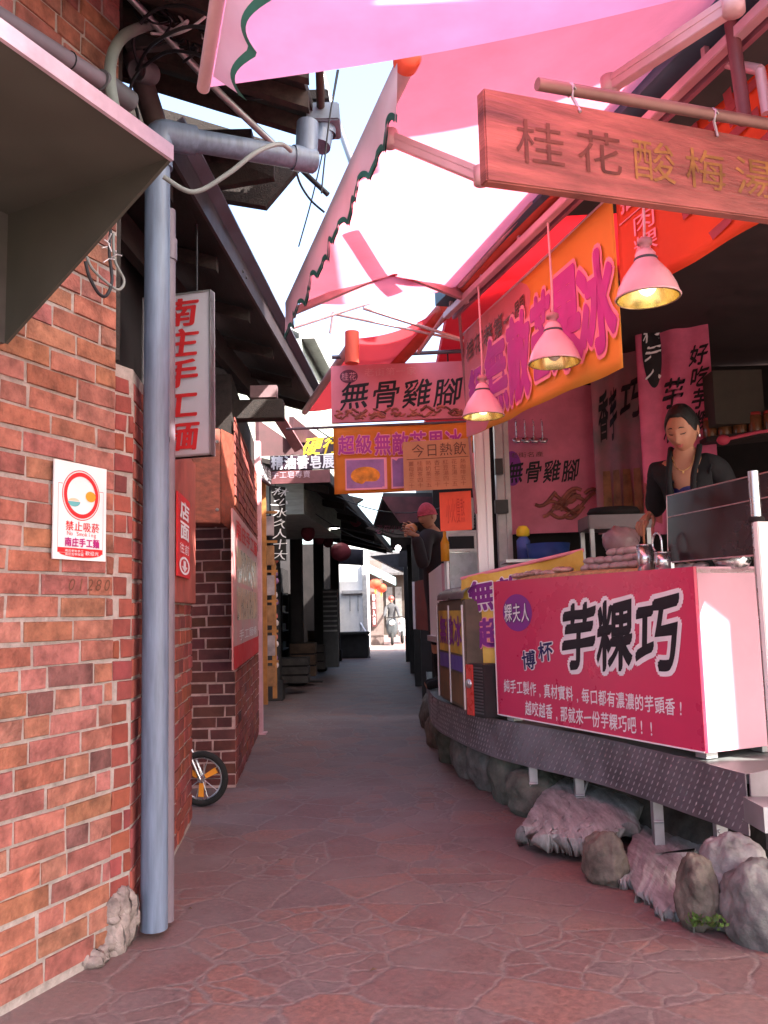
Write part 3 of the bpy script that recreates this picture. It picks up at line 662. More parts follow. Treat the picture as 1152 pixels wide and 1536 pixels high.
# raised checker lozenges
mb = MB(); s_acc = 0
lens = [0]
for a, b in zip(front[:-1], front[1:]): lens.append(lens[-1]+(b-a).length)
def along(s):
    for i in range(len(front)-1):
        if s <= lens[i+1]: 
            a, b = front[i], front[i+1]; d = (b-a).normalized(); n = V((-d.y, d.x, 0)); n = n if n.dot(O-a) > 0 else -n
            return a+d*(s-lens[i]), d, n
    return None
r = 0; s = .03
while s < min(lens[-1], 4.2):
    for j in range(7):
        q = along(s+(.0 if j % 2 else .023)); 
        if not q: continue
        p, d, n = q; z = -.018-j*.035
        sg = 1 if (int(round(s/.047))+j) % 2 else 1
        c = p+n*.0105+V((0, 0, z)); u = (d*.62+V((0, 0, -.78))).normalized(); vv = (d*.78+V((0, 0, .62))).normalized()
        Lh, Wd = .0175, .0045
        mb.add([c-u*Lh, c+vv*Wd, c+u*Lh, c-vv*Wd, c+n*.003-u*Lh*.5, c+n*.003+u*Lh*.5], [(0, 1, 4), (1, 5, 4), (1, 2, 5), (2, 3, 5), (3, 4, 5), (3, 0, 4)])
    s += .047
mb.build('tread_lozenges', mat('tread_metal', (.62, .60, .64), .30, .7, var=.1), stall)
# legs
for px, py in ((802, 1205), (872, 1228), (990, 1264), (1084, 1258), (1142, 1240)):
    top = onpl(px, py-40, (1.4, 4.6, .3), V((-.92, -.39, 0)))
    d_ = None
    rx = ray(px, py).x/ray(px, py).y; cand = [along(.02+.02*i)[0] for i in range(150)]
    f = min(cand, key=lambda c: abs(c.x/c.y-rx))+V((.075, .034, 0)); ft = at(px, py, f.y)
    x = f.y*ray(px, py).x/ray(px, py).y; q = V((x, f.y, 0))
    if px > 1100: q = V((1.68, 3.94, 0))
    mb = MB(); zb = ft.z
    mb.box(V((q.x, q.y, (zb-.12+DZ-.04)/2)), (.05, .006, DZ-.04-zb+.12)); mb.box(V((q.x-.022, q.y+.022, (zb-.12+DZ-.04)/2)), (.006, .045, DZ-.04-zb+.12))
    mb.tube([q+V((-.03, -.012, DZ-SK-.10)), q+V((.02, -.012, DZ-SK-.10))], .008, 8)
    if px in (872, 1084): mb.tube([q+V((.1, .08, DZ-.2)), q+V((-.02, -.005, zb+.03))], .008, 6); mb.box(q+V((0, 0, zb)), (.09, .06, .008))
    mb.build('leg', M_zinc, stall)

# ---------------------------------------------- boulders and slabs
def stone_mat(name, c, moss=0):
    m = mat(name, c, .88, var=.42, scale=9, bump=1.0, bscale=30, detail=10); return m
SM = [stone_mat('boulder_grey', (.15, .145, .135)), stone_mat('boulder_brown', (.15, .125, .10)), stone_mat('boulder_pale', (.24, .225, .215)), stone_mat('boulder_green', (.10, .105, .085))]
def rock(name, label, c, rad, mi, seed, ang=0):
    rnd = random.Random(seed); dirs = [(V((rnd.uniform(-1, 1), rnd.uniform(-1, 1), rnd.uniform(-1, 1))).normalized(), rnd.uniform(-.16, .12), rnd.uniform(.3, .7)) for _ in range(12)]
    ph = [rnd.uniform(0, 6) for _ in range(6)]
    sd = V((seed*3.7, seed*1.3, seed*.7))
    def fn(q):
        k = 1.0+.16*mnoise.fractal(q*1.5+sd, .9, 2.0, 3)+.022*mnoise.turbulence(q*6+sd, 4, False)
        for d, a, s in dirs: k += a*math.exp(-((q-d).length/s)**2)
        pass
        return k
    ax = (V((math.cos(ang), math.sin(ang), 0)), V((-math.sin(ang), math.cos(ang), 0)), V((0, 0, 1)))
    return solo(MB().ellipsoid(c, rad, ax, 72, 48, fn).build(name, SM[mi]), label, 'boulder', 'boulders under the stall platform')
rocks = [
 ('rounded grey boulder at the bottom right corner of the picture', (1142, 1410), (.15, .16, .19), 0, .10, 3.42),
 ('pale blotched boulder left of the corner boulder', (1095, 1350), (.15, .14, .19), 2, .16, 3.60),
 ('upright brown cobble leaning on the pale blotched boulder', (1048, 1350), (.075, .10, .15), 1, .135, 3.56),
 ('smooth brown cobble between the two sloping slabs', (905, 1310), (.10, .12, .15), 1, .085, 4.18),
 ('mossy boulder hidden behind the first steel leg', (800, 1215), (.20, .22, .19), 3, .10, 5.6),
 ('grey boulder left of the mossy one', (762, 1190), (.17, .25, .25), 3, .16, 5.95),
 ('pale grey boulder in the middle of the row under the skirt', (728, 1165), (.14, .25, .23), 0, .17, 6.4),
 ('tall pale boulder near the far bend of the skirt', (698, 1140), (.15, .25, .26), 0, .17, 6.9),
 ('dark boulder at the far bend of the skirt', (672, 1118), (.13, .22, .26), 3, .16, 7.5),
 ('small dark boulder beside the far skirt end', (655, 1100), (.13, .25, .25), 1, .14, 8.3),
 ('farthest low boulder along the platform foot', (648, 1075), (.15, .35, .25), 1, .14, 9.6),
]
for i, (lb, (px, py), rad, mi, z, d) in enumerate(rocks):
    v = ray(px, py); x = v.x/v.y*d
    rock('boulder', lb, V((x+rad[0]*.35, d+.1, z)), rad, mi, 20+i, .3)
def slabstone(name, label, quad, m, seed):
    a, b, c, d = quad; rnd = random.Random(seed); ph = [rnd.uniform(0, 6) for _ in range(8)]
    n = (b-a).cross(d-a).normalized(); n = n if n.z > 0 else -n
    def f(u, v):
        uu = min(1, max(0, u+(.035*math.sin(9*v+ph[4]) if 0 < v < 1 or True else 0)*(1 if u in (0, 1) else 0)))
        u2 = u + .07*mnoise.fractal(V((v*3, seed, (u > .5)*5)), .8, 2, 4)*(1 if u in (0, 1) else .8)
        v2 = v + .07*mnoise.fractal(V((u*4, seed+3, 1)), .8, 2, 5)*v
        p = a.lerp(b, u2).lerp(d.lerp(c, u2), v2)
        groove = .0022*math.sin(23*u+1.2*math.sin(3*v)+ph[5])+.0014*math.sin(57*u+1.5*math.sin(4*v)+ph[6])+.010*math.sin(3*u+ph[7])*math.sin(4*v+ph[3])
        e = min(1, min(u, 1-u, 1-v)*7)
        groove += .012*mnoise.fractal(V((u*3, v*2.2, seed)), .8, 2.0, 5)+.004*mnoise.noise(V((u*22, v*2, seed)))
        return p + n*(groove*e - .018*(1-e)**2)
    mb = MB(); mb.grid(f, 110, 70)
    o = solo(mb.build(name, m), label, 'stone slab', 'sloping slabs under the stall platform'); md = o.modifiers.new('s', 'SOLIDIFY'); md.thickness = .1; md.offset = -1; return o
def slate():
    m = mat('slab_stone', (.30, .295, .28), .85, var=.34, scale=4, bump=.45, bscale=30, stretch=(7, 1.1, 2), detail=9); return m
MS = slate()
def P_(px, py, z): return gz(px, py, z)
slabstone('stone_slab', 'grooved grey slab sloping to the path below the second leg', [P_(845, 1178, .12), P_(985, 1205, .12), gz(895, 1285, .055), gz(792, 1264, .045)], MS, 3)
slabstone('stone_slab', 'wide pale grooved slab sloping down beside the brown cobble', [P_(965, 1200, .12), P_(1135, 1240, .12), gz(1040, 1378, .055), gz(925, 1315, .055)], MS, 8)
# earth bank under the deck
mb = MB()
ins = [p+V((.40, .16, 0)) for p in front]
for a, b in zip(ins[:-1], ins[1:]): mb.quad(V((a.x-.28, a.y-.1, -.01)), V((b.x-.28, b.y-.1, -.01)), V((b.x, b.y, .5)), V((a.x, a.y, .5)))
a = ins[0]; mb.quad(V((a.x-.28, a.y-.1, -.01)), V((a.x, a.y, .5)), V((3.6, 5.2, .5)), V((3.6, 4.9, -.01)))
o = mb.build('earth_bank', mat('earth', (.07, .06, .05), .95, var=.4, scale=8, bump=.8, bscale=25)); o['kind'] = 'structure'
# weeds
M_leaf = mat('leaf', (.07, .13, .025), .6, var=.4, scale=30)
def weed(label, c, r, n):
    mb = MB()
    for k in range(n):
        a = random.uniform(0, 6.28); R = r*random.uniform(.2, 1); p = c+V((R*math.cos(a), R*math.sin(a)*.6, random.uniform(.0, .04))); s = random.uniform(.008, .018)
        d = V((random.uniform(-1, 1), random.uniform(-1, 1), random.uniform(.2, 1))).normalized(); e = d.orthogonal().normalized()
        mb.add([p, p+d*s+e*s*.6, p+d*s*2, p+d*s-e*s*.6], [(0, 1, 2, 3)])
    solo(mb.build('weed', M_leaf), label, 'weed', 'weeds between the stones')
weed('tuft of green weed in the notch of the grooved slab', gz(878, 1275, .06), .07, 90)
weed('small bright weed beside the brown cobble at the right', gz(1052, 1390, .03), .05, 60)
weed('thin weed growing at the foot of the pale boulder', gz(1090, 1392, .05), .07, 40)

# ---------------------------------------------- pink counter
zb_ = .597
PL = gz(747, 1072, zb_); PR = gz(1058, 1130, zb_); PN = wn(PL, PR); PN = PN if PN.dot(O-PL) > 0 else -PN
pu = (PR-PL).normalized(); ztop = onpl(1040, 850, PR, PN).z
TL = V((PL.x, PL.y, ztop)); TR = V((PR.x, PR.y, ztop)); DP = .50
ctr = thing('food_counter', 'crimson fronted food counter with big black characters standing on the platform', 'counter', (PL+PR)/2)
pc = Pan(TL, TR, h=ztop-zb_)
board('front_panel', pc, mat('crimson_board', (.56, .035, .11), .3, var=.05, scale=2, spec=.5), ctr, .018)
eR = -PN
M_pinkboard = mat('pale_pink_board', (.56, .30, .36), .4, var=.05, scale=3)
mb = MB(); mb.slab([TR-PN*.02, TR+eR*DP, PR+eR*DP, PR-PN*.02], -pu*.018); mb.build('end_panel', M_pinkboard, ctr)
mb = MB(); mb.slab([TL-PN*.02, TL+eR*DP, PL+eR*DP, PL-PN*.02], pu*.018); mb.build('end_panel', M_pinkboard, ctr)
mb = MB(); mb.slab([TL+eR*.02-V((0, 0, .03)), TR+eR*.02-V((0, 0, .03)), TR+eR*DP-V((0, 0, .03)), TL+eR*DP-V((0, 0, .03))], V((0, 0, .02))); mb.build('counter_top', M_steel, ctr)
mb = MB()
for (u0, v0, u1, v1) in ((0, .992, 1, 1.0), (0, 0, .004, 1)): mb.slab([pc.p(u0, v0, .001), pc.p(u1, v0, .001), pc.p(u1, v1, .001), pc.p(u0, v1, .001)], pc.n*.004)
mb.build('white_edging', M_whitep, ctr)
for k in (.06, .97):
    for dd in (.06, DP-.08):
        q = PL+pu*((PR-PL).length*k)+eR*dd; MB().box(V((q.x, q.y, (DZ+zb_)/2+.004)), (.07, .07, zb_-DZ-.004), ax=(pu, PN, V((0, 0, 1)))).build('foot', M_zinc, ctr)
U = lambda px, py: uv_of(pc, px, py)
def rect(x0, y0, x1, y1): a = U(x0, y0); b = U(x1, y1); return a[0], a[1], b[0], b[1]
for ch, (cx, cy), h, wd in (('芋', (867, 955), .46, .19), ('粿', (921, 953), .46, .175), ('巧', (984, 950), .47, .185)):
    u, v = U(cx, cy); outlined(ctr, pc, M_blackp, M_whitep, ch, u-wd/2, v-h/2, u+wd/2, v+h/2, o_in=.012, o_out=.10, shear=.08, nib=.035, brush=.28)
u, v = U(776, 919); disc(pc, u, v, .092, .135, .002).build('name_oval', M_purp, ctr)
outlined(ctr, pc, M_whitep, M_navy, '粿夫人', u-.080, v-.075, u+.080, v+.075, lift=.0035, o_in=.006, o_out=.035, brush=.2)
for ch, (cx, cy) in (('博', (794, 990)), ('杯', (819, 977))):
    u, v = U(cx, cy); outlined(ctr, pc, M_navy, M_whitep, ch, u-.045, v-.072, u+.045, v+.072, o_in=.012, o_out=.07, rot=.08, brush=.25, nib=.02)
u0, v0 = U(756, 1027); u1, v1 = U(1030, 1060)
letter(ctr, pc, M_pinkw if 'M_pinkw' in globals() else M_whitep, '純手工製作,真材實料,每口都有濃濃的芋頭香!', u0, v0-.048, u1, v0+.058, off=.012, jit=.05, brush=.25)
u0, v0 = U(788, 1060); u1, v1 = U(985, 1090)
letter(ctr, pc, M_whitep, '越咬越香,那就來一份芋粿巧吧!!', u0, v0-.05, u1, v0+.062, off=.012, jit=.05, brush=.25)

# ---------------------------------------------- things on the counter
ctop = lambda px, py, k: onpl(px, py, PL+eR*k, PN)          # a point at depth k behind the panel front
ZT = ztop-.01
def on_top(px, k): q = ctop(px, 860, k); return V((q.x, q.y, ZT))
t = thing('woven_tray', 'flat woven bamboo tray of pastries along the counter edge', 'tray', on_top(880, .14))
M_straw = mat('straw', (.52, .34, .16), .7, var=.3, scale=30, bump=.8, bscale=90)
a = on_top(775, .12); b = on_top(985, .12); mid = (a+b)/2; hl = (b-a).length/2
mb = MB(); mb.ellipsoid(mid+V((0, 0, .014)), (hl, .11, .028), (pu, PN, V((0, 0, 1))), 40, 12); mb.build('rim', M_straw, t)
pw_ = thing('pastry_wrap', 'pale translucent wrapped pastries lying at the left of the tray', 'pastry', on_top(810, .10))
mb = MB()
rnd = random.Random(4)
for k in range(9):
    q = on_top(778+k*9, .09+.03*rnd.random())+V((0, 0, .04+rnd.random()*.02)); mb.ellipsoid(q, (.045, .05, .018), (pu, PN, V((0, 0, 1))), 12, 8, lambda q: 1+.08*math.sin(7*q.x+5*q.y))
mb.build('wrap', mat('wrapped', (.50, .33, .30), .3, var=.35, scale=14), pw_)
M_cake = mat('taro_cake', (.40, .31, .31), .6, var=.15, scale=25, bump=.2)
proto = MB().ellipsoid((0, 0, .021), (.055, .036, .022), None, 20, 12, lambda q: 1+.03*math.sin(5*q.x)*math.cos(4*q.y)).build('taro_cake', M_cake)
spots = []
for row, (z, n, off) in enumerate(((.048, 7, 0), (.086, 6, 6), (.124, 3, 40))):
    for i in range(n): spots.append((882+off+i*14.5, .16, z)); 
    if row < 2: spots += [(882+off+i*16, .24, z+.002) for i in range(n-1)]
for i, (px, k, z) in enumerate(spots):
    o = proto if i == 0 else proto.copy()
    if i: COL.objects.link(o)
    o.location = on_top(px, k)+V((0, 0, z-.01+.0)); o.rotation_euler = (rnd.uniform(-.2, .2), rnd.uniform(-.15, .15), math.atan2(pu.y, pu.x)+rnd.uniform(-.5, .5))
    solo(o, 'greyish steamed taro cake in the heap on the counter', 'cake', 'taro cakes heaped on the counter')
for lb, px, k, h, r in (('taller steel canister with a ladle handle beside the taro cakes', 969, .10, .15, .042), ('shorter steel canister with a looped handle next to the guard', 995, .08, .10, .040)):
    q = on_top(px, k); q.z = ZT
    c = thing('steel_canister', lb, 'canister', q)
    MB().lathe(q, [(.0, .0), (r, 0), (r, h), (r-.003, h), (r-.003, .02), (0, .02)], 28).lathe(q+V((0, 0, h)), [(r+.002, -.004), (r+.003, 0), (r-.003, .002)], 28).build('cup', M_steel, c)
    if h > .12: MB().tube([q+V((0, 0, .05)), q+V((0, -.0, h+.11))], .006, 8).build('ladle_handle', mat('wood_handle', (.35, .14, .06), .6), c)
    else: MB().tube(curve_pts([q+V((.0, 0, .03)), q+V((0, 0, h+.06)), q-pu*.02+V((0, 0, h+.10)), q-pu*.055+V((0, 0, h+.09)), q-pu*.065+V((0, 0, h+.04)), q-pu*.05+V((0, 0, h+.01))]), .006, 8).build('loop_handle', M_steel, c)
# splash guard
g = thing('splash_guard', 'dark smoked splash guard with pale metal edges on the counter', 'guard', on_top(1070, .2))
gp = PL+eR*.16
G = lambda px, py: onpl(px, py, gp, PN)
m = mat('smoked_panel', (.035, .022, .024), .22, var=.2, scale=4, spec=.5)
p_ = m.node_tree.nodes['Principled BSDF']; p_.inputs['Alpha'].default_value = .90
ga, gb_ = G(1000, 744), G(1190, 699); gc_, gd = G(1190, 822), G(1002, 838)
gd.z = gc_.z = ZT+.05
mb = MB(); mb.slab([ga, gb_, gc_, gd], eR*.006); mb.build('panel', m, g)
mb = MB(); mb.tube([ga, gb_], .0035, 8).tube([G(1003, 776)+PN*.004, G(1180, 740)+PN*.004], .003, 8).tube([gd, gc_], .004, 8).tube([ga, gd], .003, 8); mb.build('metal_edges', mat('edge_metal', (.55, .40, .40), .35, .7), g)
MB().box(gd.lerp(gc_, .02)-V((0, 0, .025)), (.03, .03, .05)).box(gd.lerp(gc_, .8)-V((0, 0, .025)), (.03, .03, .05)).build('feet', M_steel, g)
for i, px in enumerate((1020, 1036, 1052)):
    o = proto.copy(); COL.objects.link(o); o.location = on_top(px, .22); solo(o, 'taro cake lying behind the smoked guard', 'cake', 'taro cakes behind the guard')
# white banner stand at the right edge
bs = thing('banner_stand', 'white banner stand with a printed foot and steel pole at the right edge', 'banner', V((1.66, 3.66, .0)))
A = at(1136, 782, 3.62); dirx = V((.92, .30, 0)).normalized(); zlow = at(1142, 1232, 3.62).z
ps = Pan(A, A+dirx*.17, h=A.z-zlow)
board('sheet', ps, mat('banner_white', (.8, .79, .74), .5, var=.04), bs, .03, bevel=.004)
mb = MB(); patch(ps, 0, .80, 1, 1, .003, mb); mb.build('photo_print', mat('print_food', (.42, .10, .07), .4, var=.8, scale=16, col2=(.5, .35, .16)), bs)
mb = MB(); patch(ps, 0, .68, 1, .74, .003, mb); mb.build('green_print', mat('print_leaf', (.25, .3, .12), .4, var=.6, scale=20), bs)
q = ps.p(.03, 0)-ps.n*.02; MB().tube([q+V((.02, .03, -1.15)), q+V((.02, .03, .22))], .022, 16).build('pole', M_steel, bs); MB().lathe(q+V((.02, .03, .0)), [(.03, 0), (.034, .012), (.03, .024)], 16).build('collar', M_dark, bs)
MB().box(q+V((.02, .03, -1.2)), (.2, .2, .1)).build('base', M_zinc, bs)

# ---------------------------------------------- yellow banner over the chest freezer
fz = thing('chest_freezer', 'dark round topped chest freezer printed with purple lettering left of the crimson counter', 'freezer', V((.75, 6.4, DZ)))
FA = gz(700, 1068, .60); FB = gz(660, 1046, .60); FA.z = FB.z = .60
ztf = 1.36; fn_ = wn(FB, FA); fn_ = fn_ if fn_.dot(O-FA) > 0 else -fn_
bk = -fn_*.65
mb = MB(); mb.slab([FA, FB, FB+V((0, 0, ztf-.60)), FA+V((0, 0, ztf-.60))], bk); mb.build('body', mat('freezer_body', (.10, .075, .055), .5, var=.3, scale=6), fz, bevel=.015)
pf = Pan(FB+V((0, 0, ztf-.6)), FA+V((0, 0, ztf-.6)), h=ztf-.6)
mb = MB(); patch(pf, .08, .10, .95, .50, .004, mb); mb.build('yellow_print', mat('print_yel_dim', (.55, .36, .06), .4, var=.3, scale=5), fz)
letter(fz, pf, M_purp, '無敵冰', .12, .14, .95, .44, off=.03, lift=.006)
mb = MB(); patch(pf, .08, .52, .95, .66, .004, mb); mb.build('purple_print', flat('print_blue', (.10, .07, .28)), fz)
mb = MB(); patch(pf, .08, .68, .95, .96, .004, mb); mb.build('brown_print', mat('print_brownwood', (.18, .10, .05), .5, var=.5, scale=8, stretch=(8, 8, .6)), fz)
for k in (0, .5, 1): MB().tube([pf.p(k*.98+.01, .05, .006), pf.p(k*.98+.01, .98, .006)], .008, 8).build('corner_strip', M_alu, fz)
# rounded lid
lidp = []
for k in range(13):
    a = math.pi*.5*k/12; lidp.append((.10*(1-math.cos(a))*0, 0))
mb = MB(); fd = (FA-FB).normalized(); L_ = (FA-FB).length
def lidf(u, v):
    a = math.pi*v; r1 = .325
    return FB+fd*(L_*u*1.02)+V((0, 0, ztf-.6+.005))+bk.normalized()*(r1-r1*math.cos(a))+V((0, 0, .11*math.sin(a)**.6))
mb.grid(lidf, 8, 20); mb.build('lid', mat('lid_dark', (.13, .10, .105), .35, var=.15), fz)
ms = thing('ice_machine', 'small red and black ice machine with a vent grille under the yellow cloth', 'machine', gz(720, 1068, .60))
MA = gz(703, 1071, .585); MBp = gz(748, 1070, .585); MA = V((MA.x, MA.y, .575)); 
mdr = (PR-PL).normalized(); MBp = MA+mdr*.21; zz = onpl(702, 995, MA, PN).z
mm = mat('machine_black', (.03, .028, .03), .45)
mb = MB(); mb.slab([MA, MBp, V((MBp.x, MBp.y, zz)), V((MA.x, MA.y, zz))], -PN*.28); mb.build('casing', mm, ms, bevel=.006)
pm = Pan(V((MA.x, MA.y, zz)), V((MBp.x, MBp.y, zz)), h=zz-.575)
mb = MB(); mb.slab([pm.p(.0, .02, .001), pm.p(.42, .02, .001), pm.p(.42, .98, .001), pm.p(.0, .98, .001)], pm.n*.012); mb.build('red_panel', flat('machine_red', (.55, .06, .05), .3), ms, bevel=.003)
mb = MB(); mb.lathe(pm.p(.22, .38, .014), [(.032, 0), (.03, .008), (.012, .012), (.001, .013)], 20, axis=pm.n); mb.build('dial', M_steel, ms)
mb = MB()
for k in range(15): mb.slab([pm.p(.46, .06+k*.06, .001), pm.p(.98, .06+k*.06, .001), pm.p(.98, .085+k*.06, .001), pm.p(.46, .085+k*.06, .001)], pm.n*.008)
mb.build('vent_grille', mat('grille_grey', (.14, .13, .14), .4, .5), ms)
yb = thing('yellow_cloth', 'yellow printed cloth with purple characters draped over the freezer end', 'banner', V((.6, 5.8, .9)))
ya, ybb = at(692, 868, 6.12), at(875, 825, 5.42)
yc, yd = at(696, 998, 6.12), at(890, 998, 5.45)
def yfn(u, v):
    p = ya.lerp(ybb, u).lerp(yd.lerp(yd, 0) if False else yc.lerp(yd, u), v)
    return p + V((-.5, -.8, 0))*(.012*math.sin(7*u+2*v)+.008*math.sin(15*u+5*v))
py_ = Pan(ya, ybb, d=yc, fn=yfn)
mb = MB(); mb.grid(lambda u, v: yfn(u, v), 40, 20); mb.build('cloth', mat('yellow_cloth', (.80, .48, .05), .6, var=.22, scale=2.2, col2=(.85, .62, .16)), yb)
outlined(yb, py_, M_purp, M_whitep, '無', .07, .06, .30, .42, lift=.012, o_in=.035, o_out=.075); outlined(yb, py_, M_purp, M_whitep, '敵', .31, .08, .50, .40, lift=.012, o_in=.035, o_out=.075); outlined(yb, py_, M_purp, M_whitep, '芒', .51, .08, .68, .38, lift=.012, o_in=.035, o_out=.075)
outlined(yb, py_, M_purp, M_pinkp, '超', .14, .48, .36, .82, lift=.012, o_in=.035, o_out=.075)
mb = MB(); mb.tube([ya, ybb], .012, 8); mb.build('top_hem', M_pinkp, yb)
# second counter further along
c2 = thing('white_counter', 'white sided stall counter with a pink lettered top board beyond the freezer', 'counter', V((.5, 7.4, DZ)))
a = at(643, 862, 8.0); b = at(662, 846, 7.3); lowz = at(650, 958, 7.6).z
mb = MB(); mb.slab([V((a.x, a.y, lowz)), V((b.x, b.y, lowz)), V((b.x, b.y, b.z)), V((a.x, a.y, b.z-.05))], V((.05, .03, 0))); mb.build('white_side', mat('white_side', (.82, .82, .82), .5, var=.03), c2)
b2 = V((b.x+.42, b.y-.05, 0)); mb = MB(); mb.slab([V((b.x, b.y-.003, lowz)), V((b2.x, b2.y, lowz)), V((b2.x, b2.y, b.z+.005)), V((b.x, b.y-.003, b.z+.005))], V((.03, .3, 0))); mb.build('pink_front', M_pinkboard, c2)
pz = Pan(V((b.x, b.y-.004, b.z)), V((b2.x, b2.y-.001, b.z)), h=.3); letter(c2, pz, M_brownp, '快炒', .05, .05, .95, .75, off=.01, lift=.004)
mb = MB(); mb.slab([V((a.x-.03, a.y+.02, lowz-.03)), V((b.x-.03, b.y, lowz-.03)), V((b.x-.03, b.y, lowz+.02)), V((a.x-.03, a.y+.02, lowz+.02))], V((.06, 0, 0))); mb.build('sill', M_alu, c2)
for k in (0, 1):
    q = (a, b)[k]; MB().box(V((q.x+.1, q.y+.05, (lowz+DZ)/2-.02)), (.05, .05, lowz-DZ)).build('leg', M_zinc, c2)
c3 = thing('red_cupboard', 'dull red cupboard beside the far end of the stalls', 'cupboard', V((.35, 9.4, .56)))
a = at(621, 880, 9.9); b = at(641, 868, 9.0); zl = at(630, 945, 9.4).z
mb = MB(); mb.slab([V((a.x, a.y, zl)), V((b.x, b.y, zl)), V((b.x, b.y, b.z)), V((a.x, a.y, b.z))], V((.35, .1, 0))); mb.build('body', mat('cupboard_red', (.22, .06, .05), .6, var=.25), c3)
mb = MB(); mb.slab([V((a.x-.01, a.y, zl)), V((a.x+.03, a.y-.06, zl)), V((a.x+.03, a.y-.06, b.z)), V((a.x-.01, a.y, b.z))], V((-.012, 0, 0))); mb.build('white_edge', M_white, c3)
MB().box(V((b.x+.05, b.y+.1, (zl+DZ)/2)), (.05, .05, zl-DZ)).build('leg', M_dark, c3)

# ---------------------------------------------- stall building
sb = thing('stall_building', 'open fronted stall shelter with dark roof above the counters', 'stall', (2.2, 6.5, DZ))
M_rooft = mat('roof_dark', (.05, .035, .035), .8, var=.2)
E0 = V((.40, 5.25, 3.12)); E1 = V((1.55, 1.25, 3.12)); ed_ = (E1-E0).normalized(); en = V((-ed_.y, ed_.x, 0)); en = en if en.x < 0 else -en   # outwards, to the alley
def rz(x): return 3.34+.03*max(0, x-.5)
def eave_x(y): return max(.45, E0.x+.05+(E1.x-E0.x)*(E0.y-y)/(E0.y-E1.y)) if y < E0.y else .48
mbc = MB(); mb = MB(); HX0, HX1, HY0, HY1 = 3.28, 3.85, 2.28, 2.86          # roof opening added and shaped to lay a sun patch on the counter end
ys = [-1.0, .3, 1.0, 1.8]+[2.38+.04*k for k in range(14)]+[3.6, 4.4, 5.25, 7.5, 10.6]
for y0, y1 in zip(ys[:-1], ys[1:]):
    hx = lambda y: 3.79-1.43*(y-2.495)
    segs = [(eave_x(y0), eave_x(y1), 5.4, 5.4)] if not 2.37 < y0 < 2.89 else [(eave_x(y0), eave_x(y1), hx(y0)+.085, hx(y1)+.085), (hx(y0)+.36, hx(y1)+.36, 5.4, 5.4)] if True else []
    if y0 > 4.3: segs = [(eave_x(y0), eave_x(y1), 1.55, 1.55)]; mb.slab([V((1.55, y0, rz(1.55))), V((5.4, y0, rz(5.4))), V((5.4, y1, rz(5.4))), V((1.55, y1, rz(1.55)))], V((0, 0, .08)))
    for xa, xb, xc, xd in segs: (mbc if y0 > 4.3 else mb).slab([V((xa, y0, rz(xa))), V((xc, y0, rz(xc))), V((xd, y1, rz(xd))), V((xb, y1, rz(xb)))], V((0, 0, .08)))
mb.build('roof', M_rooft, sb); mbc.build('canvas_roof', mat('roof_canvas', (.80, .10, .13), .8, var=.08, scale=2, transl=.6), sb)
MB().slab([V((1.3, 5.1, 3.46)), V((4.4, 5.1, 3.55)), V((4.4, 10.6, 3.55)), V((1.3, 10.6, 3.46))], V((0, 0, 2.2))).build('shade_block', M_rooft, sb)  # unseen block added to keep sun off the left wall and far awning
def flatslab(nm, x0, x1, y0, y1, z, th=.1): MB().slab([V((x0, y0, z)), V((x1, y0, z)), V((x1, y1, z)), V((x0, y1, z))], V((0, 0, th))).build(nm, M_dwood, sb)
flatslab('shade_slab', .45, 1.39, .5, 2.25, 4.6); flatslab('shade_beam', 1.39, 3.5, 1.12, 1.95, 4.6); flatslab('shade_slab', 2.35, 3.6, .5, 1.37, 4.6); flatslab('high_shade_slab', .95, 1.95, .7, 4.6, 5.5)  # unseen slabs added and sized to throw shadows on awnings and brick wall
for q in ((3.4, 1.3), (1.7, .6)): MB().box((q[0], q[1], 4.0), (.08, .08, 1.2)).build('shade_slab_post', M_dwood, sb)  # unseen props added to carry the shadow slabs
for q in ((1.7, .9), (1.74, 4.5)): MB().box((q[0], q[1], 4.48), (.06, .06, 2.04)).build('high_shade_post', M_dwood, sb)  # unseen props added under the high shadow slab
M_wallp = mat('back_wall_pink', (.60, .17, .25), .6, var=.15, scale=3)
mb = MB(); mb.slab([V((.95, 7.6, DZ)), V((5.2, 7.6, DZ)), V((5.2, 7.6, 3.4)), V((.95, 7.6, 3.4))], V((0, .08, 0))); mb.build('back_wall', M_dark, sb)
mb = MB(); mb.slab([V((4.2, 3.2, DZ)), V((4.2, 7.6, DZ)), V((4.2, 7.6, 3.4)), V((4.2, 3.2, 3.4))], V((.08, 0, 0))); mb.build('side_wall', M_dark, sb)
M_frame = mat('frame_pink_white', (.62, .40, .44), .4, .1, var=.12, scale=5)
mb = MB(); ups = V((0, 0, 1)); mb.slab([E0-ups*.02, E1-ups*.02, E1+ups*.02, E0+ups*.02], -en*.04); mb.build('eave_rail', M_frame, sb, bevel=.003)
mb = MB(); mb.slab([E0+ups*.06+en*.05, E1+ups*.06+en*.05, E1+ups*.17+en*.05, E0+ups*.17+en*.05], -en*.10); mb.build('gutter', mat('gutter_slate', (.07, .12, .16), .5, var=.2), sb)
for k in range(9):
    q = E0.lerp(E1, .02+k*.12); mb = MB(); mb.slab([q+ups*.02-en*.01, q+ed_*.02+ups*.02-en*.01, q+ed_*.02+ups*.08-en*.01, q+ups*.08-en*.01], -en*.02); mb.build('rail_clip', M_frame, sb)
mb = MB(); mb.slab([E0-en*.06-ups*.02, E1-en*.06-ups*.02, E1-en*.06+ups*.30, E0-en*.06+ups*.30], -en*.02); mb.build('fascia', mat('fascia_mauve', (.36, .15, .20), .5, var=.2), sb)
def strut(name, p, q, r, m, par): return MB().tube([p, q], r, 8).build(name, m, par)
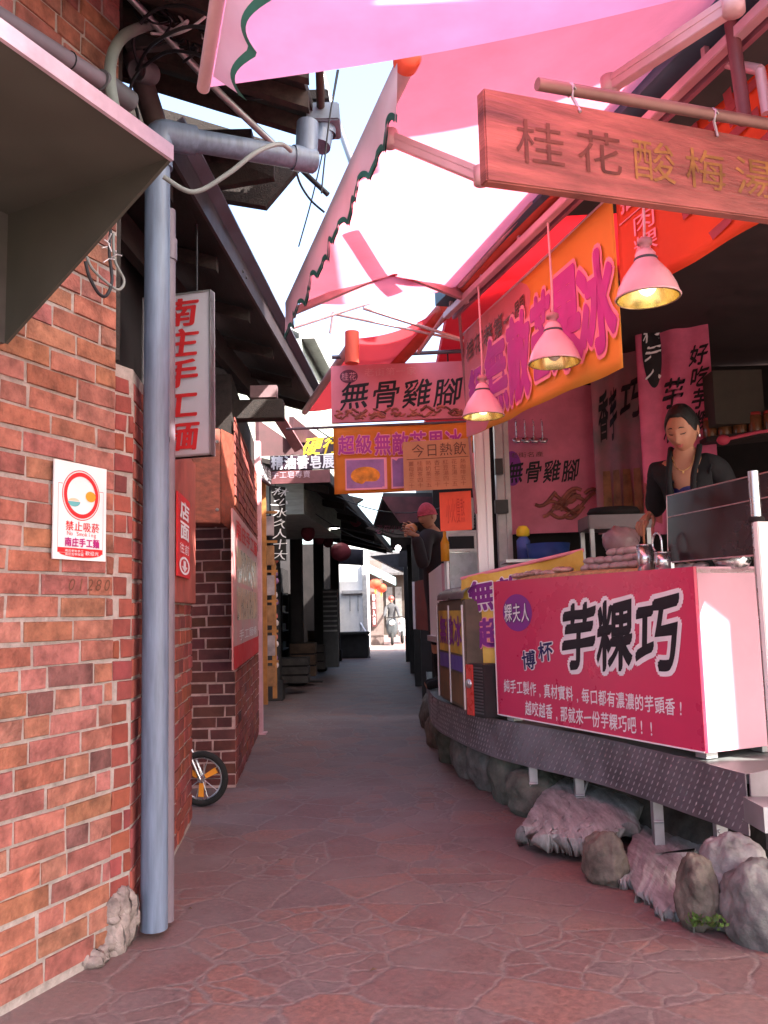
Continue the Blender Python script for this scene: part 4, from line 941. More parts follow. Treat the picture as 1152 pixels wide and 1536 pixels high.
# posts
def post(px0, px1, d, py0, py1, m, name='post'):
    a = at(px0, py1, d); b = at(px1, py1, d); zt = at(px0, py0, d).z; mid = (a+b)/2; wdt = abs(b.x-a.x)
    MB().box(V((mid.x, mid.y, (zt+DZ)/2)), (wdt, .09, zt-DZ)).box(V((mid.x+wdt*.2, mid.y-.05, (zt+DZ)/2)), (wdt*.18, .02, zt-DZ)).build(name, m, sb, bevel=.004)
post(717, 740, 6.45, 440, 838, M_alu); post(748, 769, 6.7, 560, 840, mat('post_grey', (.34, .31, .32), .4, .4))
MB().box(at(748, 700, 6.6), (.06, .05, .12)).build('switch_box', mm, sb); MB().box(at(752, 760, 6.6), (.10, .06, .10)).build('switch_box', mm, sb)
a = at(1118, 185, 2.62); b = at(1092, 0, 2.62); t_ = MB(); t_.tube([a, b+(b-a)*.3], .022, 10); t_.build('tie_post', mat('maroon_steel', (.20, .06, .07), .5), sb)
for p, q in (((1050, 87, 2.9), (905, 200, 3.5)), ((1050, 87, 2.9), (1140, 105, 2.6)), ((1140, 105, 2.6), (1150, 170, 2.6))):
    strut('frame_strut', at(*p), at(*q), .017, M_frame, sb)
# back wall posters
def poster(name, label, cat, corners, m, d=None):
    pass
A = at(752, 585, 7.45); B = at(893, 560, 7.35); B.z = A.z; ps = Pan(A, B, h=A.z-at(800, 800, 7.4).z)
t = thing('food_poster', 'dark pink poster with brush lettering and a dish of chicken feet on the back wall', 'poster', A)
board('sheet', ps, M_wallp, t, .02)
letter(t, ps, M_blackp, '無骨雞腳', .0, .50, .78, .66, off=.0, lift=.004, shear=.15, brush=.3, nib=.02); letter(t, ps, M_brownp, '老街名產', .06, .44, .42, .48, off=-.01, lift=.004)
mb = disc(ps, .08, .55, .10, .12, .003); mb.build('dark_oval', M_purp, t)
M_feet = mat('print_feet', (.30, .10, .07), .5, var=.4, scale=10)
mb = MB()
for k in range(16):
    u0 = .28+.55*random.random(); v0 = .74+.13*random.random(); pts = [ps.p(u0+.22*i/5, v0+.05*math.sin(i*.6+k)-.02*i/5, .006) for i in range(6)]; mb.tube(pts, .016, 6)
mb.build('chicken_feet_print', M_feet, t)
# curtain banners
def curtain(label, x0, y0, x1, y1, d0, d1, m, lines, wav=.02, bands=()):
    A = at(x0, y0, d0); B = at(x1, y0, d1); B.z = A.z; zb = at((x0+x1)/2, y1, (d0+d1)/2).z; h = A.z-zb; dr = B-A; nn = V((dr.y, -dr.x, 0)).normalized(); nn = nn if nn.dot(O-A) > 0 else -nn
    f = lambda u, v: A+dr*u-V((0, 0, h*v))+nn*(wav*math.sin(14*u+1.5*v)*(.5+.5*math.sin(3*u+1)))
    ps = Pan(A, B, h=h, fn=f); t = thing('hanging_curtain', label, 'curtain', A)
    mb = MB(); mb.grid(f, 48, 8); mb.build('cloth', m, t, solid=.004)
    for (s, u0, v0, u1, v1, mm_) in lines: letter(t, ps, mm_, s, u0, v0, u1, v1, off=.0, lift=.012, vertical=(v1-v0) > (u1-u0)*.8, shear=.15, jit=.12, brush=.35, nib=.03)
    return t, ps
M_cur = mat('curtain_pink', (.66, .15, .27), .8, var=.2, scale=3); M_curg = mat('curtain_green', (.26, .30, .27), .8, var=.3, scale=2, col2=(.45, .15, .2))
t1, p1_ = curtain('grey green curtain with black brush strokes and bamboo prints', 880, 450, 955, 800, 7.2, 7.0, M_curg, [('香芋', .1, .40, .5, .62, M_blackp), ('巧', .52, .36, 1.0, .54, M_blackp)])
mb = MB()
for k in range(4):
    u = .15+.2*k; mb.quad(p1_.p(u, .74, .014), p1_.p(u+.13, .74, .014), p1_.p(u+.16, .97, .014), p1_.p(u-.03, .97, .014))
mb.build('taro_print', mat('print_taro', (.30, .16, .07), .6, var=.4, scale=8), t1)
t2, p2_ = curtain('crimson pink curtain with vertical black brush writing behind the woman', 948, 425, 1058, 800, 6.6, 6.4, M_cur, [('粿夫人', .10, .18, .34, .40, M_whitep), ('芋粿巧', .30, .40, .62, .78, M_blackp), ('好吃芋粿', .70, .28, .96, .62, M_blackp)], wav=.03)
disc(p2_, .22, .28, .13, .15, .009).build('black_oval', M_blackp, t2)
mb = MB()
for k in range(12):
    u = random.uniform(.0, .5); v = random.uniform(.70, .95); mb.quad(p2_.p(u, v, .014), p2_.p(u+.07, v+.01, .014), p2_.p(u+.06, v+.1, .014), p2_.p(u-.02, v+.09, .014))
mb.build('dish_print', mat('print_dish', (.35, .06, .07), .6, var=.5, scale=8), t2)
# items behind the counter
t = thing('steamer_stand', 'dark steel steamer table behind the taro cakes', 'table', on_top(910, 1.0))
q = on_top(925, 1.05); zt = at(925, 775, q.y).z
mb = MB(); mb.box(V((q.x, q.y, zt-.05)), (.45, .35, .10)); mb.build('tray', mat('steamer_grey', (.16, .12, .13), .4, .3), t, bevel=.006)
for sx in (-1, 1):
    for sy in (-1, 1): MB().box(V((q.x+sx*.2, q.y+sy*.15, (zt-.1+DZ)/2)), (.03, .03, zt-.1-DZ)).build('leg', M_zinc, t)
solo(MB().lathe(V((q.x, q.y, zt)), [(0, 0), (.17, 0), (.19, .03), (.17, .06), (0, .06)], 30).build('steamer_lid', M_dark), 'black round lid on the steamer table', 'pan')  # closed round disc modelled as the steamer's lid
q = on_top(945, .75); zt = at(940, 812, q.y).z
solo(MB().ellipsoid(V((q.x-.05, q.y, zt)), (.12, .10, .10), None, 20, 12, lambda q: 1+.12*math.sin(7*q.x+4*q.z)*math.cos(5*q.y)).build('plastic_bag', mat('bag', (.35, .22, .24), .3, var=.3)), 'crumpled clear plastic bag beside the woman hand', 'bag')
q = at(785, 815, 6.5); t = thing('sauce_bottle', 'squeeze bottle with bright yellow cap behind the freezer', 'bottle', q-ups*.1)
MB().lathe(q-ups*.14, [(0, 0), (.05, 0), (.05, .16), (.02, .2), (.02, .22), (0, .22)], 20).build('bottle_body', flat('bottle_blue', (.08, .12, .4)), t); MB().lathe(q+ups*.06, [(.03, -.01), (.05, .0), (.05, .04), (.03, .07), (0, .075)], 16).build('cap', M_yel, t)
q = at(822, 822, 6.3); solo(MB().lathe(q-ups*.15, [(0, 0), (.13, 0), (.16, .18), (.155, .18), (.125, .01), (0, .01)], 26).build('blue_basin', flat('basin_blue', (.02, .05, .20))), 'dark blue plastic basin behind the freezer lid', 'basin')
q = at(808, 842, 6.1)
solo(MB().box(q, (.5, .3, .02)).box(q-V((.2, 0, .35)), (.03, .03, .7)).box(q+V((.2, 0, -.35)), (.03, .03, .7)).build('work_table', M_zinc), 'steel work table hidden behind the freezer', 'table')
# dark shelf in the back right
t = thing('back_shelf', 'dim shelf of utensils in the black back corner of the stall', 'shelf', at(1100, 640, 6.2))
a = at(1060, 655, 6.3); b = at(1190, 640, 6.0)
for k in (0, .6): MB().slab([a-ups*k, b-ups*k, b-ups*(k+.04), a-ups*(k+.04)], V((0, .3, 0))).build('board', M_dwood, t)
mb = MB(); q = at(1100, 600, 6.3); mb.box(q, (.36, .2, .4)); mb.build('dim_box', mat('dim_box', (.05, .045, .035), .7), t)
q = at(1085, 660, 5.9); solo(MB().ellipsoid(q, (.045, .04, .035)).tube([q, q+V((.25, .0, .05)), q+V((.55, 0, .08))], .012, 8).build('red_ladle', flat('ladle_red', (.45, .05, .09))), 'red handled ladle hanging in the dark behind the woman', 'ladle')
# ================================================================== banners, lamps, awnings on the right
def cloth_mat(name, col, tr=.55, var=.08, scale=2): return mat(name, col, .8, var=var, scale=scale, transl=tr, spec=.1)
# long yellow and pink banner
BL0 = V((.545, 5.4, 0)); BL1 = V((1.045, 3.66, 0))
def hang(label, cat, A, B, zt0, zt1, zb0, zb1, m, name, wav=.012, top=None):
    dr = B-A; nn = V((dr.y, -dr.x, 0)).normalized(); nn = nn if nn.dot(O-A) > 0 else -nn
    f = lambda u, v: A+dr*u+ups*((zt0+(zt1-zt0)*u)*(1-v)+(zb0+(zb1-zb0)*u)*v)+nn*(wav*math.sin(9*u+2.5*v)*(.3+v*.7)+wav*.5*math.sin(23*u-3*v)*v)
    P = Pan(f(0, 0), f(1, 0), d=f(0, 1), fn=f); t = thing(name, label, cat, f(.5, 0))
    return t, P, f
z1 = onpl(700, 500, BL0, wn(BL0, BL1)).z; bn = wn(BL0, BL1)
zz = lambda px, py: onpl(px, py, BL0, bn).z
t, P, f = hang('long yellow and pink banner with big purple characters hung under the stall eave', 'banner', BL0, BL1, zz(700, 497), zz(912, 297), zz(704, 655), zz(931, 552), None, 'yellow_banner')
m = mat('banner_yellow_pink', (.86, .45, .09), .7, var=.05, scale=2, transl=.45)
# yellow fading to printed pink towards the alley end: a printed design in the banner's own width
mb = MB(); mb.grid(lambda u, v: f(u, v), 60, 14); cl = mb.build('cloth', m, t, solid=.003)
M_bpink = mat('banner_pink', (.78, .30, .33), .7, var=.08, scale=2, transl=.45)
mb = MB()
nU, nV = 60, 14
bd = lambda v: .40+.16*math.sin(2.2*v+.4)-.55*max(0, v-.35)+.03*math.sin(14*v)
mb.grid(lambda u, v: f(u*max(.02, bd(v)), v)+P.n*.004, 24, 14); mb.build('pink_print', M_bpink, t)
letter(t, P, M_brownp, '桂花巷第一間', .03, .12, .50, .32, off=.0, lift=.012, nib=.02, brush=.3)
for ch, u0, u1, v0, v1 in (('級', .05, .20, .42, .78), ('無', .19, .36, .26, .92), ('敵', .36, .53, .22, .92), ('芒', .53, .68, .22, .88), ('果', .67, .84, .18, .88), ('冰', .82, 1.0, .24, .88)):
    outlined(t, P, mat('banner_purple', (.42, .04, .27), .6, var=.1), M_pinkp, ch, u0, v0, u1, v1, o_in=.05, o_out=.095, lift=.013)
MB().tube([f(-.02, 0)+ups*.0, f(1.02, 0)], .008, 8).build('top_rod', M_frame, t)
# orange red banner
C0_ = BL1+V((.01, -.03, 0)); C1 = BL1+(BL1-BL0)*.86
t, P, f = hang('orange red banner with a large faded brush character behind the nearest lamp', 'banner', C0_, C1, zz(912, 292), zz(1145, 112), zz(916, 463), zz(1152, 341), None, 'red_banner', wav=.008)
mb = MB(); mb.grid(f, 40, 10); mb.build('cloth', mat('banner_red_orange', (.80, .13, .045), .7, var=.08, scale=2, transl=.45), t, solid=.003)
letter(t, P, mat('print_faded_plum', (.34, .06, .07), .7, var=.2), '芋', .26, -.08, .66, .98, off=-.012, lift=.01, rot=.15)
outlined(t, P, M_purp, M_whitep, '花', .68, .42, .93, .98, o_in=-.01, o_out=.04, lift=.011, shear=.3)
letter(t, P, M_pinkp, '招牌', .03, .05, .19, .30, off=.03, lift=.01); letter(t, P, M_pinkp, '肉粿香', .08, .36, .20, .95, vertical=True, off=.0, lift=.01)
mb = MB()
for (a, b) in (((.02, .02), (.20, .02)), ((.20, .02), (.20, .32)), ((.20, .32), (.02, .36))): mb.tube([P.p(*a, .008), P.p(*b, .008)], .003, 6)
mb.build('printed_frame', M_pinkp, t)

# pendant lamps
M_lamp = mat('lamp_enamel', (.72, .42, .46), .35, var=.05, scale=6, coat=.3)
M_gold = mat('lamp_inside', (.78, .66, .30), .22, .9, var=.06)
M_bulb = emis('bulb_glow', (1.0, .86, .45), 1.2); M_bulb0 = flat('bulb_glass', (.6, .55, .45), .2)
def lamp(label, px, py, d, dia_px):
    r = dia_px*d/F_PX/2; q = at(px, py, d); ctop_ = E0.lerp(E1, 0); 
    t = thing('pendant_lamp', label, 'lamp', q, 'pendant lamps along the stall eave')
    H = r*2.0
    prof = [(r*1.0, 0), (r*.985, r*.10), (r*.90, r*.38), (r*.74, r*.72), (r*.52, r*1.02), (r*.38, r*1.20), (r*.335, r*1.30)]
    MB().lathe(q, prof, 40).lathe(q, [(r*1.0, 0), (r*1.03, .004), (r*1.0, .010)], 40).build('shade', M_lamp, t)
    MB().lathe(q, [(a*.95, z+.002) for a, z in prof[:5]]+[(0, prof[4][1])], 40).lathe(q, [(r*1.0, .001), (r*.95, -.002), (r*.95, .01)], 40).build('reflector', M_gold, t)
    MB().lathe(q, [(r*.36, r*1.24), (r*.375, r*1.27), (r*.36, r*1.33)], 30).build('dark_band', mat('band_grey', (.07, .08, .09), .5), t)
    MB().lathe(q, [(r*.335, r*1.32), (r*.32, r*1.46), (r*.22, r*1.60), (r*.17, r*1.62)], 30).build('cap', M_lamp, t)
    MB().lathe(q, [(r*.16, r*1.6), (r*.16, r*1.78), (r*.24, r*1.80), (r*.24, r*1.94), (r*.14, r*2.0), (.0, r*2.02)], 20).build('socket', mat('socket_pink', (.50, .26, .28), .5), t)
    MB().ellipsoid(q+ups*r*.55, (r*.32, r*.32, r*.45), None, 20, 12).build('bulb', M_bulb0 if 'middle' in label else M_bulb, t)
    top = V((q.x, q.y, 3.11)); MB().tube(curve_pts([q+ups*r*2.0, q+ups*(r*2+.12)+V((.004, 0, 0)), top]), .0055, 8).build('cord', mat('cord_pink', (.65, .40, .42), .5), t)
lamp('smallest farthest pendant lamp in front of the pink end of the banner', 725, 625, 4.72, 64)
lamp('middle pendant lamp hanging over the purple characters', 832, 545, 3.92, 80)
lamp('largest nearest pendant lamp in front of the orange red banner', 972, 448, 3.18, 98)

# carved wooden board on its pole
wn_ = V((.36, 2.62, 0)); A = at(725, 131, 1.98); B = at(1152, 210, 2.36); hgt = A.z-at(733, 271, 1.98).z
ps = Pan(A, B+(B-A)*.12, d=A-ups*hgt)
t = thing('carved_board', 'weathered red wooden board with five carved characters hanging from a pole', 'sign', (A+B)/2)
board('plank', ps, mat('carved_wood', (.27, .085, .068), .55, var=.42, scale=2.6, bump=.35, bscale=14, stretch=(1.2, 1.2, 9), detail=7), t, .035, bevel=.004)
Mc = mat('carved_dark', (.12, .036, .024), .6, var=.3, scale=12); Mg = mat('carved_gilt', (.26, .13, .035), .5, var=.4, scale=12)
for i, ch in enumerate('桂花酸梅湯'): 
    u = .075+i*.17; letter(t, ps, Mc if i < 2 else Mg, ch, u, .24, u+.15, .78, off=.0, lift=.002)
p0 = at(806, 126, 2.08); p1 = at(1152, 186, 2.34); p1 = p1+(p1-p0)*.2
cond('hanging_pole', 'brown steel pole holding the carved wooden board', [p0, p1], .016, mat('pole_brown', (.24, .14, .12), .5, .4), 'pole')
for i, px in enumerate((853, 1063)):
    s_ = (px-806)/(1152-806)/1.2; q = p0.lerp(p1, s_); b_ = ps.p((px-725)/(1152-725)/1.12, .0, .0)
    q2 = V((b_.x, b_.y, b_.z)); mb = MB(); mb.tube([q+V((0, 0, .018)), q+V((0, -.02, 0)), q-ups*.02, q2-ups*.02-ps.n*-.004], .004, 6); mb.tube([q+V((.012*math.cos(k), .02*math.sin(k), .01*math.sin(2*k))) for k in range(8)], .003, 6)
    mb.build('hook', M_zinc, t)

# ---------------------------------------------- awnings
def awning_mat(name, c): return mat(name, c, .8, var=.09, scale=3.5, transl=.85, spec=.1, bump=.35, bscale=9)
M_aw = awning_mat('awning_pink', (.93, .22, .29)); M_aw1 = awning_mat('awning_magenta', (.93, .32, .52)); M_awr = mat('awning_red', (.70, .06, .07), .8, var=.05, scale=2, transl=.55, spec=.1); M_val = mat('valance_cloth', (.72, .62, .70), .8, var=.06, scale=3, transl=.4, spec=.1)
M_awbar = mat('awning_bar', (.66, .40, .42), .4, .2, var=.1)
M_rollo = mat('roller_orange', (.75, .12, .08), .6, var=.12, transl=.25)
def awning(label, F0, F1, R0, R1, m, sag=.05, val=.2, nscal=12, val_in=0.0, cap=True, valance=True, bar_r=.032):
    t = thing('awning', label, 'awning', (R0+R1)/2, 'pink awnings over the alley')
    f = lambda u, v: F0.lerp(F1, u).lerp(R0.lerp(R1, u), v)-ups*(sag*math.sin(math.pi*v)*(1+.15*math.sin(9*u)))
    mb = MB(); mb.grid(f, 30, 16); mb.build('cloth', m, t)
    MB().tube([F0, F1], bar_r, 16).build('front_bar', M_awbar, t)
    if cap: d = (F0-F1).normalized(); MB().lathe(F0, [(bar_r*1.25, -.03), (bar_r*1.25, .012), (bar_r*.9, .028), (0, .03)], 20, axis=d).build('end_cap', flat('cap_orange', (.80, .10, .05), .35), t)
    MB().tube([R0, R1], .055, 18).build('roller', M_rollo, t)
    if valance:
        dr = F1-F0; n = V((-dr.y, dr.x, 0)).normalized(); n = n if n.x < 0 else -n
        out = n*(.012)-n*val_in
        def vb(u): 
            k = (u*nscal) % 1; return val*(1-.22*abs(math.sin(math.pi*k))**.8*(1 if k < .6 else .6))
        N_ = nscal*12
        def vf(u, v, o=0): 
            L_ = vb(u)*v; return F0.lerp(F1, u)+n*(.035)-ups*(L_)-n*val_in*v*(val*2)+n*.012*math.sin(31*u+v)*v+n*o
        mb = MB(); mb.grid(lambda u, v: vf(u, v), N_, 6); mb.build('valance', M_val, t)
        mb = MB(); mb.grid(lambda u, v: vf(u, .90+.13*v, .004), N_, 1); mb.grid(lambda u, v: vf(u, .90+.13*v, -.004), N_, 1); mb.build('green_binding', mat('binding', (.04, .17, .13), .7), t)
    return t
Rz = 3.24
RL = lambda y: V((.49+(5.04-y)*.291, y, 3.20))
F0 = at(612, 88, 2.5); F1 = at(437, 440, 4.6); F1.z = F0.z
a2 = awning('middle pink awning with scalloped white valance and orange end cap', F0, F1, V((1.26, 2.28, 3.26)), V((.52, 4.95, 3.2)), M_aw, val=.21)
A1f = at(305, 132, 2.5); 
g0 = V((A1f.x+.30*3.2, A1f.y-3.2, A1f.z+.02))
g0 = V((A1f.x+.95, A1f.y-3.1, A1f.z))
a1 = awning('nearest pink awning overhead at the top left with white valance', A1f, g0, V((1.42, 2.12, 3.04)), V((2.3, -.9, 3.04)), M_aw1, val=.16, val_in=0, valance=False, cap=False, bar_r=.02)
# its valance, folded inwards over the bar
dr = (g0-A1f); n = V((-dr.y, dr.x, 0)).normalized(); n = n if n.x > 0 else -n
mb = MB(); vl = lambda u: .085*(1-.5*abs(math.sin(math.pi*u*13)))
vf = lambda u, v: A1f.lerp(g0, .03+u*.9)+n*(.02+vl(u)*v)-ups*(.02+.05*v)
mb.grid(vf, 150, 4); mb.build('valance', M_val, a1)
mb = MB(); mb.grid(lambda u, v: vf(u, .88+.3*v)-ups*.003, 150, 1); mb.build('green_binding', MATS['binding'], a1)
F0 = V((-.16, 6.05, 3.16)); F1 = V((-.75, 8.3, 3.14))
a3 = awning('red awning farther down the alley above the pink shop sign', at(532, 508, 6.05), V((-.75, 8.3, at(532, 508, 6.05).z)), V((.44, 5.35, 3.22)), V((-.1, 7.6, 3.25)), M_awr, valance=False, cap=False)
# folding arms
def arm(par, pts, w=.03, name='folding_arm'):
    mb = MB()
    for a, b in zip(pts[:-1], pts[1:]):
        d = (b-a).normalized(); s = d.cross(ups).normalized(); u = s.cross(d); mb.box((a+b)/2, ((b-a).length, w, w*1.5), (d, s, u)); mb.box((a+b)/2+u*w*.2, ((b-a).length*.98, w*1.12, w*.4), (d, s, u))
    for p in pts: mb.lathe(p-ups*.03, [(0, 0), (w*.9, 0), (w*.9, .06), (0, .06)], 14)
    return mb.build(name, M_awbar, par, bevel=.002)
arm(a2, [at(585, 208, 2.85), at(722, 264, 2.72), at(905, 230, 3.3)], .03)
arm(a2, [at(438, 468, 4.55), at(590, 404, 4.35), at(700, 448, 5.0)], .026)
for lb, p, q, r in (('brace', (440, 492, 4.9), (600, 440, 5.2), .008), ('brace', (545, 462, 5.3), (690, 508, 5.6), .012), ('brace', (497, 470, 5.5), (700, 512, 5.7), .010), ('brace', (500, 468, 5.5), (495, 500, 5.5), .008), ('brace', (690, 440, 5.1), (628, 528, 5.9), .014)):
    MB().tube([at(*p), at(*q)], r, 8).build('brace', M_awbar, a3)
for p, q, r in (((515, 336, 4.4), (700, 446, 5.0), .022), ((597, 240, 3.6), (618, 405, 4.6), .028), ((690, 428, 4.9), (800, 300, 3.9), .02)):
    MB().tube([at(*p), at(*q)], r, 8).build('shadow_stripe', mat('shadow_stripe_pink', (.80, .42, .50), .5, transl=.2), a2)  # pink tubes stand in for shadow stripes on the awning cloth
MB().tube([at(528, 498, 5.95), at(528, 545, 5.95)], .05, 14).build('bar_end', M_rollo, a3)
arm(a1, [at(1100, 6, 2.3), at(915, 128, 2.75)], .035)
# torn orange cover over the roller end
q = V((.62, 4.75, 3.2)); mb = MB(); mb.grid(lambda u, v: RL(5.15-1.6*u)+V((-.06*math.sin(6*v), 0, .08-.16*v*(.6+.4*math.sin(7*u)))), 20, 8); mb.build('roller_cover', M_rollo, a2, solid=.004)

# ---------------------------------------------- signs across the alley
dp = 6.45
cond('sign_rod', 'dark horizontal rod holding the pink sign across the alley', [at(498, 536, dp), at(708, 526, dp)], .016, mat('rod_dark', (.10, .07, .09), .5), 'pole')
A = at(496, 549, dp); B = at(703, 541, dp); ps = Pan(A, B, h=A.z-at(502, 634, dp).z)
t = thing('pink_sign', 'pink sign board with four black brush characters over a red food picture', 'sign', A)
board('panel', ps, mat('sign_pink', (.68, .19, .25), .5, var=.12, scale=2.5), t, .05)
letter(t, ps, M_blackp, '無骨雞腳', .05, .27, .95, .80, off=.0, shear=.1, lift=.003, brush=.3, nib=.015)
u = disc(ps, .13, .20, .065, .12, .003); u.build('name_oval', mat('oval_plum', (.16, .04, .07), .5), t); letter(t, ps, M_pinkp, '桂花', .075, .12, .185, .28, off=.0, lift=.005)
letter(t, ps, mat('faint_pink', (.74, .28, .33), .5), '老街第一家', .24, .06, .62, .22, off=-.01, lift=.003)
mb = MB()
rnd = random.Random(5)
for k in range(46):
    x = rnd.uniform(.02, .90); y = rnd.uniform(.80, .93); pts = [ps.p(x+.05*i/3, y+.035*math.sin(i*1.1+k), .006) for i in range(4)]; mb.tube(pts, rnd.uniform(.006, .012), 6, tint=rnd.uniform(.5, 1.4))
mb.build('chicken_feet_print', mat('print_feet2', (.34, .10, .07), .6, var=.4, scale=12, attr=True), t)
mb = MB(); mb.tube([ps.p(.15, 0), ps.p(.15, -.18)], .006, 6).tube([ps.p(.85, 0), ps.p(.85, -.14)], .006, 6); mb.build('hangers', M_dark, t)
# orange banner
db = 6.3
A = at(500, 642, db); B = at(707, 632, db); hh = A.z-at(503, 742, db).z
fb = lambda u, v: A.lerp(B, u)-ups*(hh*v)+V((0, -1, 0))*(.014*math.sin(8*u+2*v)*(.4+v))
ps = Pan(A, B, h=hh, fn=fb); t = thing('orange_banner', 'orange cloth banner with purple characters and two dessert pictures across the alley', 'banner', A)
mb = MB(); mb.grid(fb, 30, 10); mb.build('cloth', mat('banner_orange', (.78, .25, .035), .7, var=.12, scale=3, transl=.35), t, solid=.003)
outlined(t, ps, MATS['banner_purple'], M_pinkp, '超級', .03, .12, .28, .43, o_in=.02, o_out=.06, lift=.012)
outlined(t, ps, MATS['banner_purple'], M_pinkp, '無敵芒果冰', .29, .10, .93, .46, o_in=.02, o_out=.06, lift=.012)
for x in (.09, .42, .72):
    mb = MB(); patch(ps, x-.01, .48, x+.29, .95, .010, mb); mb.build('picture_frame', M_pinkp, t); mb = MB(); patch(ps, x, .505, x+.27, .925, .012, mb); mb.build('picture_ground', mat('print_lilac', (.34, .15, .36), .5, var=.25, scale=5), t)
    disc(ps, x+.135, .74, .105, .13, .014).build('mango_ice_print', mat('print_mango', (.70, .24, .02), .5, var=.35, scale=14), t)
MB().tube([A+V((-.35, 0, .0)), B+V((.05, 0, 0))], .010, 8).build('rod', mat('rod_dark', (.1, .07, .09), .5), t)
# cardboard menu
A = at(604, 663, 6.15); B = at(707, 657, 6.1); ps = Pan(A, B, h=A.z-at(606, 737, 6.15).z)
t = thing('cardboard_menu', 'brown cardboard menu hung over the right part of the orange banner', 'menu', A)
board('card', ps, mat('cardboard', (.46, .20, .10), .8, var=.12, scale=5), t, .008); letter(t, ps, M_brownp, '今日熱飲', .12, .05, .93, .34, off=-.015, lift=.003)
mb = MB(); patch(ps, .05, .36, .95, .372, .003, mb); mb.build('ruled_line', M_brownp, t)
mb = MB()
for i in range(7): put_text(mb, ps, ('薑母茶三十', '桂圓茶四十', '熱奶茶三五', '杏仁茶三十', '紅豆湯四十', '花生湯三五', '熱咖啡五十')[i], .07+i*.125, .40, .16+i*.125, .95, off=-.02, vertical=True)
mb.build('menu_lettering', mat('faint_brown', (.28, .09, .05), .7), t)
A = at(659, 739, 6.2); B = at(706, 736, 6.15); ps = Pan(A, B, h=A.z-at(662, 797, 6.2).z)
t = thing('red_note', 'bright orange red paper note hanging under the cardboard menu', 'note', A); board('paper', ps, mat('note_red', (.72, .10, .05), .7, var=.1, transl=.0), t, .006)
letter(t, ps, mat('note_ink', (.5, .05, .03), .7), '小火慢熬', .2, .12, .8, .85, off=.0, lift=.003)
cond('vertical_wire', 'pink cord hanging from the eave rail in front of the cardboard menu', [at(689, 470, 5.3), at(703, 640, 5.6), at(714, 770, 5.9)], .010, mat('cord_maroon', (.30, .13, .15), .5), 'cord')
# ================================================================== far end of the alley
def X(px, py, d): v = ray(px, py); return v.x/v.y*d
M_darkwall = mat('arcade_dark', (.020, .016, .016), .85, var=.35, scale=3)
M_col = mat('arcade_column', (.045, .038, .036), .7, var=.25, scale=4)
# left arcade building
ar = thing('arcade_building', 'dark arcaded shop building on the left beyond the pink post', 'building', (-2.6, 16, 0))
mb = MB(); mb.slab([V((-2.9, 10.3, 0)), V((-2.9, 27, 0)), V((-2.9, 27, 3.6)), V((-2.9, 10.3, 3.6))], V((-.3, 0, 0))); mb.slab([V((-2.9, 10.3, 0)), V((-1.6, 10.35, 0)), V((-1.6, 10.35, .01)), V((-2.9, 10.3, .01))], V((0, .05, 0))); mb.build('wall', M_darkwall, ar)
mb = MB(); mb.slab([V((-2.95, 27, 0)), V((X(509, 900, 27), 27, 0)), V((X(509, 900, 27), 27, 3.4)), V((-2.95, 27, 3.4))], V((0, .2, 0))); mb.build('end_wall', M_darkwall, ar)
for k in range(6):
    y = 11.5+k*2.4; mb = MB(); mb.slab([V((-2.88, y, .2)), V((-2.88, y+1.7, .2)), V((-2.88, y+1.7, 2.5)), V((-2.88, y, 2.5))], V((.05, 0, 0))); 
    for j in range(9): mb.slab([V((-2.83, y+.1+j*.18, .2)), V((-2.83, y+.16+j*.18, .2)), V((-2.83, y+.16+j*.18, 2.5)), V((-2.83, y+.1+j*.18, 2.5))], V((.02, 0, 0)))
    mb.build('shutter', mat('shutter_grey', (.03, .026, .026), .6, .2, var=.3), ar)
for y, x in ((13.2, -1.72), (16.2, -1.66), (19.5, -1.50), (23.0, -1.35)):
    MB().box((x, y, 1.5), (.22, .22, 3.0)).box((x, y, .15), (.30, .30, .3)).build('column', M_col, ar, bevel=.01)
a0, a1_ = at(486, 716, 10.8), at(588, 830, 23)
mb = MB(); mb.slab([a0, a1_, a1_+V((-3, 0, .7)), a0+V((-2.6, 0, .7))], V((0, 0, .06))); mb.build('roof', M_dwood, ar)
mb = MB(); mb.slab([a0, a1_, a1_+V((0, 0, .14)), a0+V((0, 0, .14))], V((.02, 0, 0))); mb.build('fascia', mat('fascia_grey', (.10, .10, .11), .6), ar)
for k in range(7): q = a0.lerp(a1_, .06+k*.14); mb = MB(); mb.slab([q-V((.05, 0, .1)), q+V((-2.5, 0, .5)), q+V((-2.5, 0, .6)), q+V((-.05, 0, 0))], V((0, .1, 0))); mb.build('rafter', M_dwood, ar)
mb = MB(); q = at(438, 765, 13); mb.box(q, (.02, .02, .02)); mb.lathe(at(502, 791, 14), [(0, .02), (.07, .02), (.10, -.02)], 16); mb.build('lamp_fitting', M_dark, ar)
MB().ellipsoid(at(502, 792, 14), (.09, .09, .012)).build('lamp_glow', emis('far_lamp', (1, .95, .9), 3), ar)
# raised pavement
mb = MB(); mb.slab([V((-1.95, 10.4, 0)), V((-1.62, 20, 0)), V((-1.40, 27, 0)), V((-2.9, 27, 0)), V((-2.9, 10.4, 0))], V((0, 0, .16))); o = mb.build('pavement', mat('pavement', (.12, .10, .095), .85, var=.2, scale=6)); o['kind'] = 'structure'
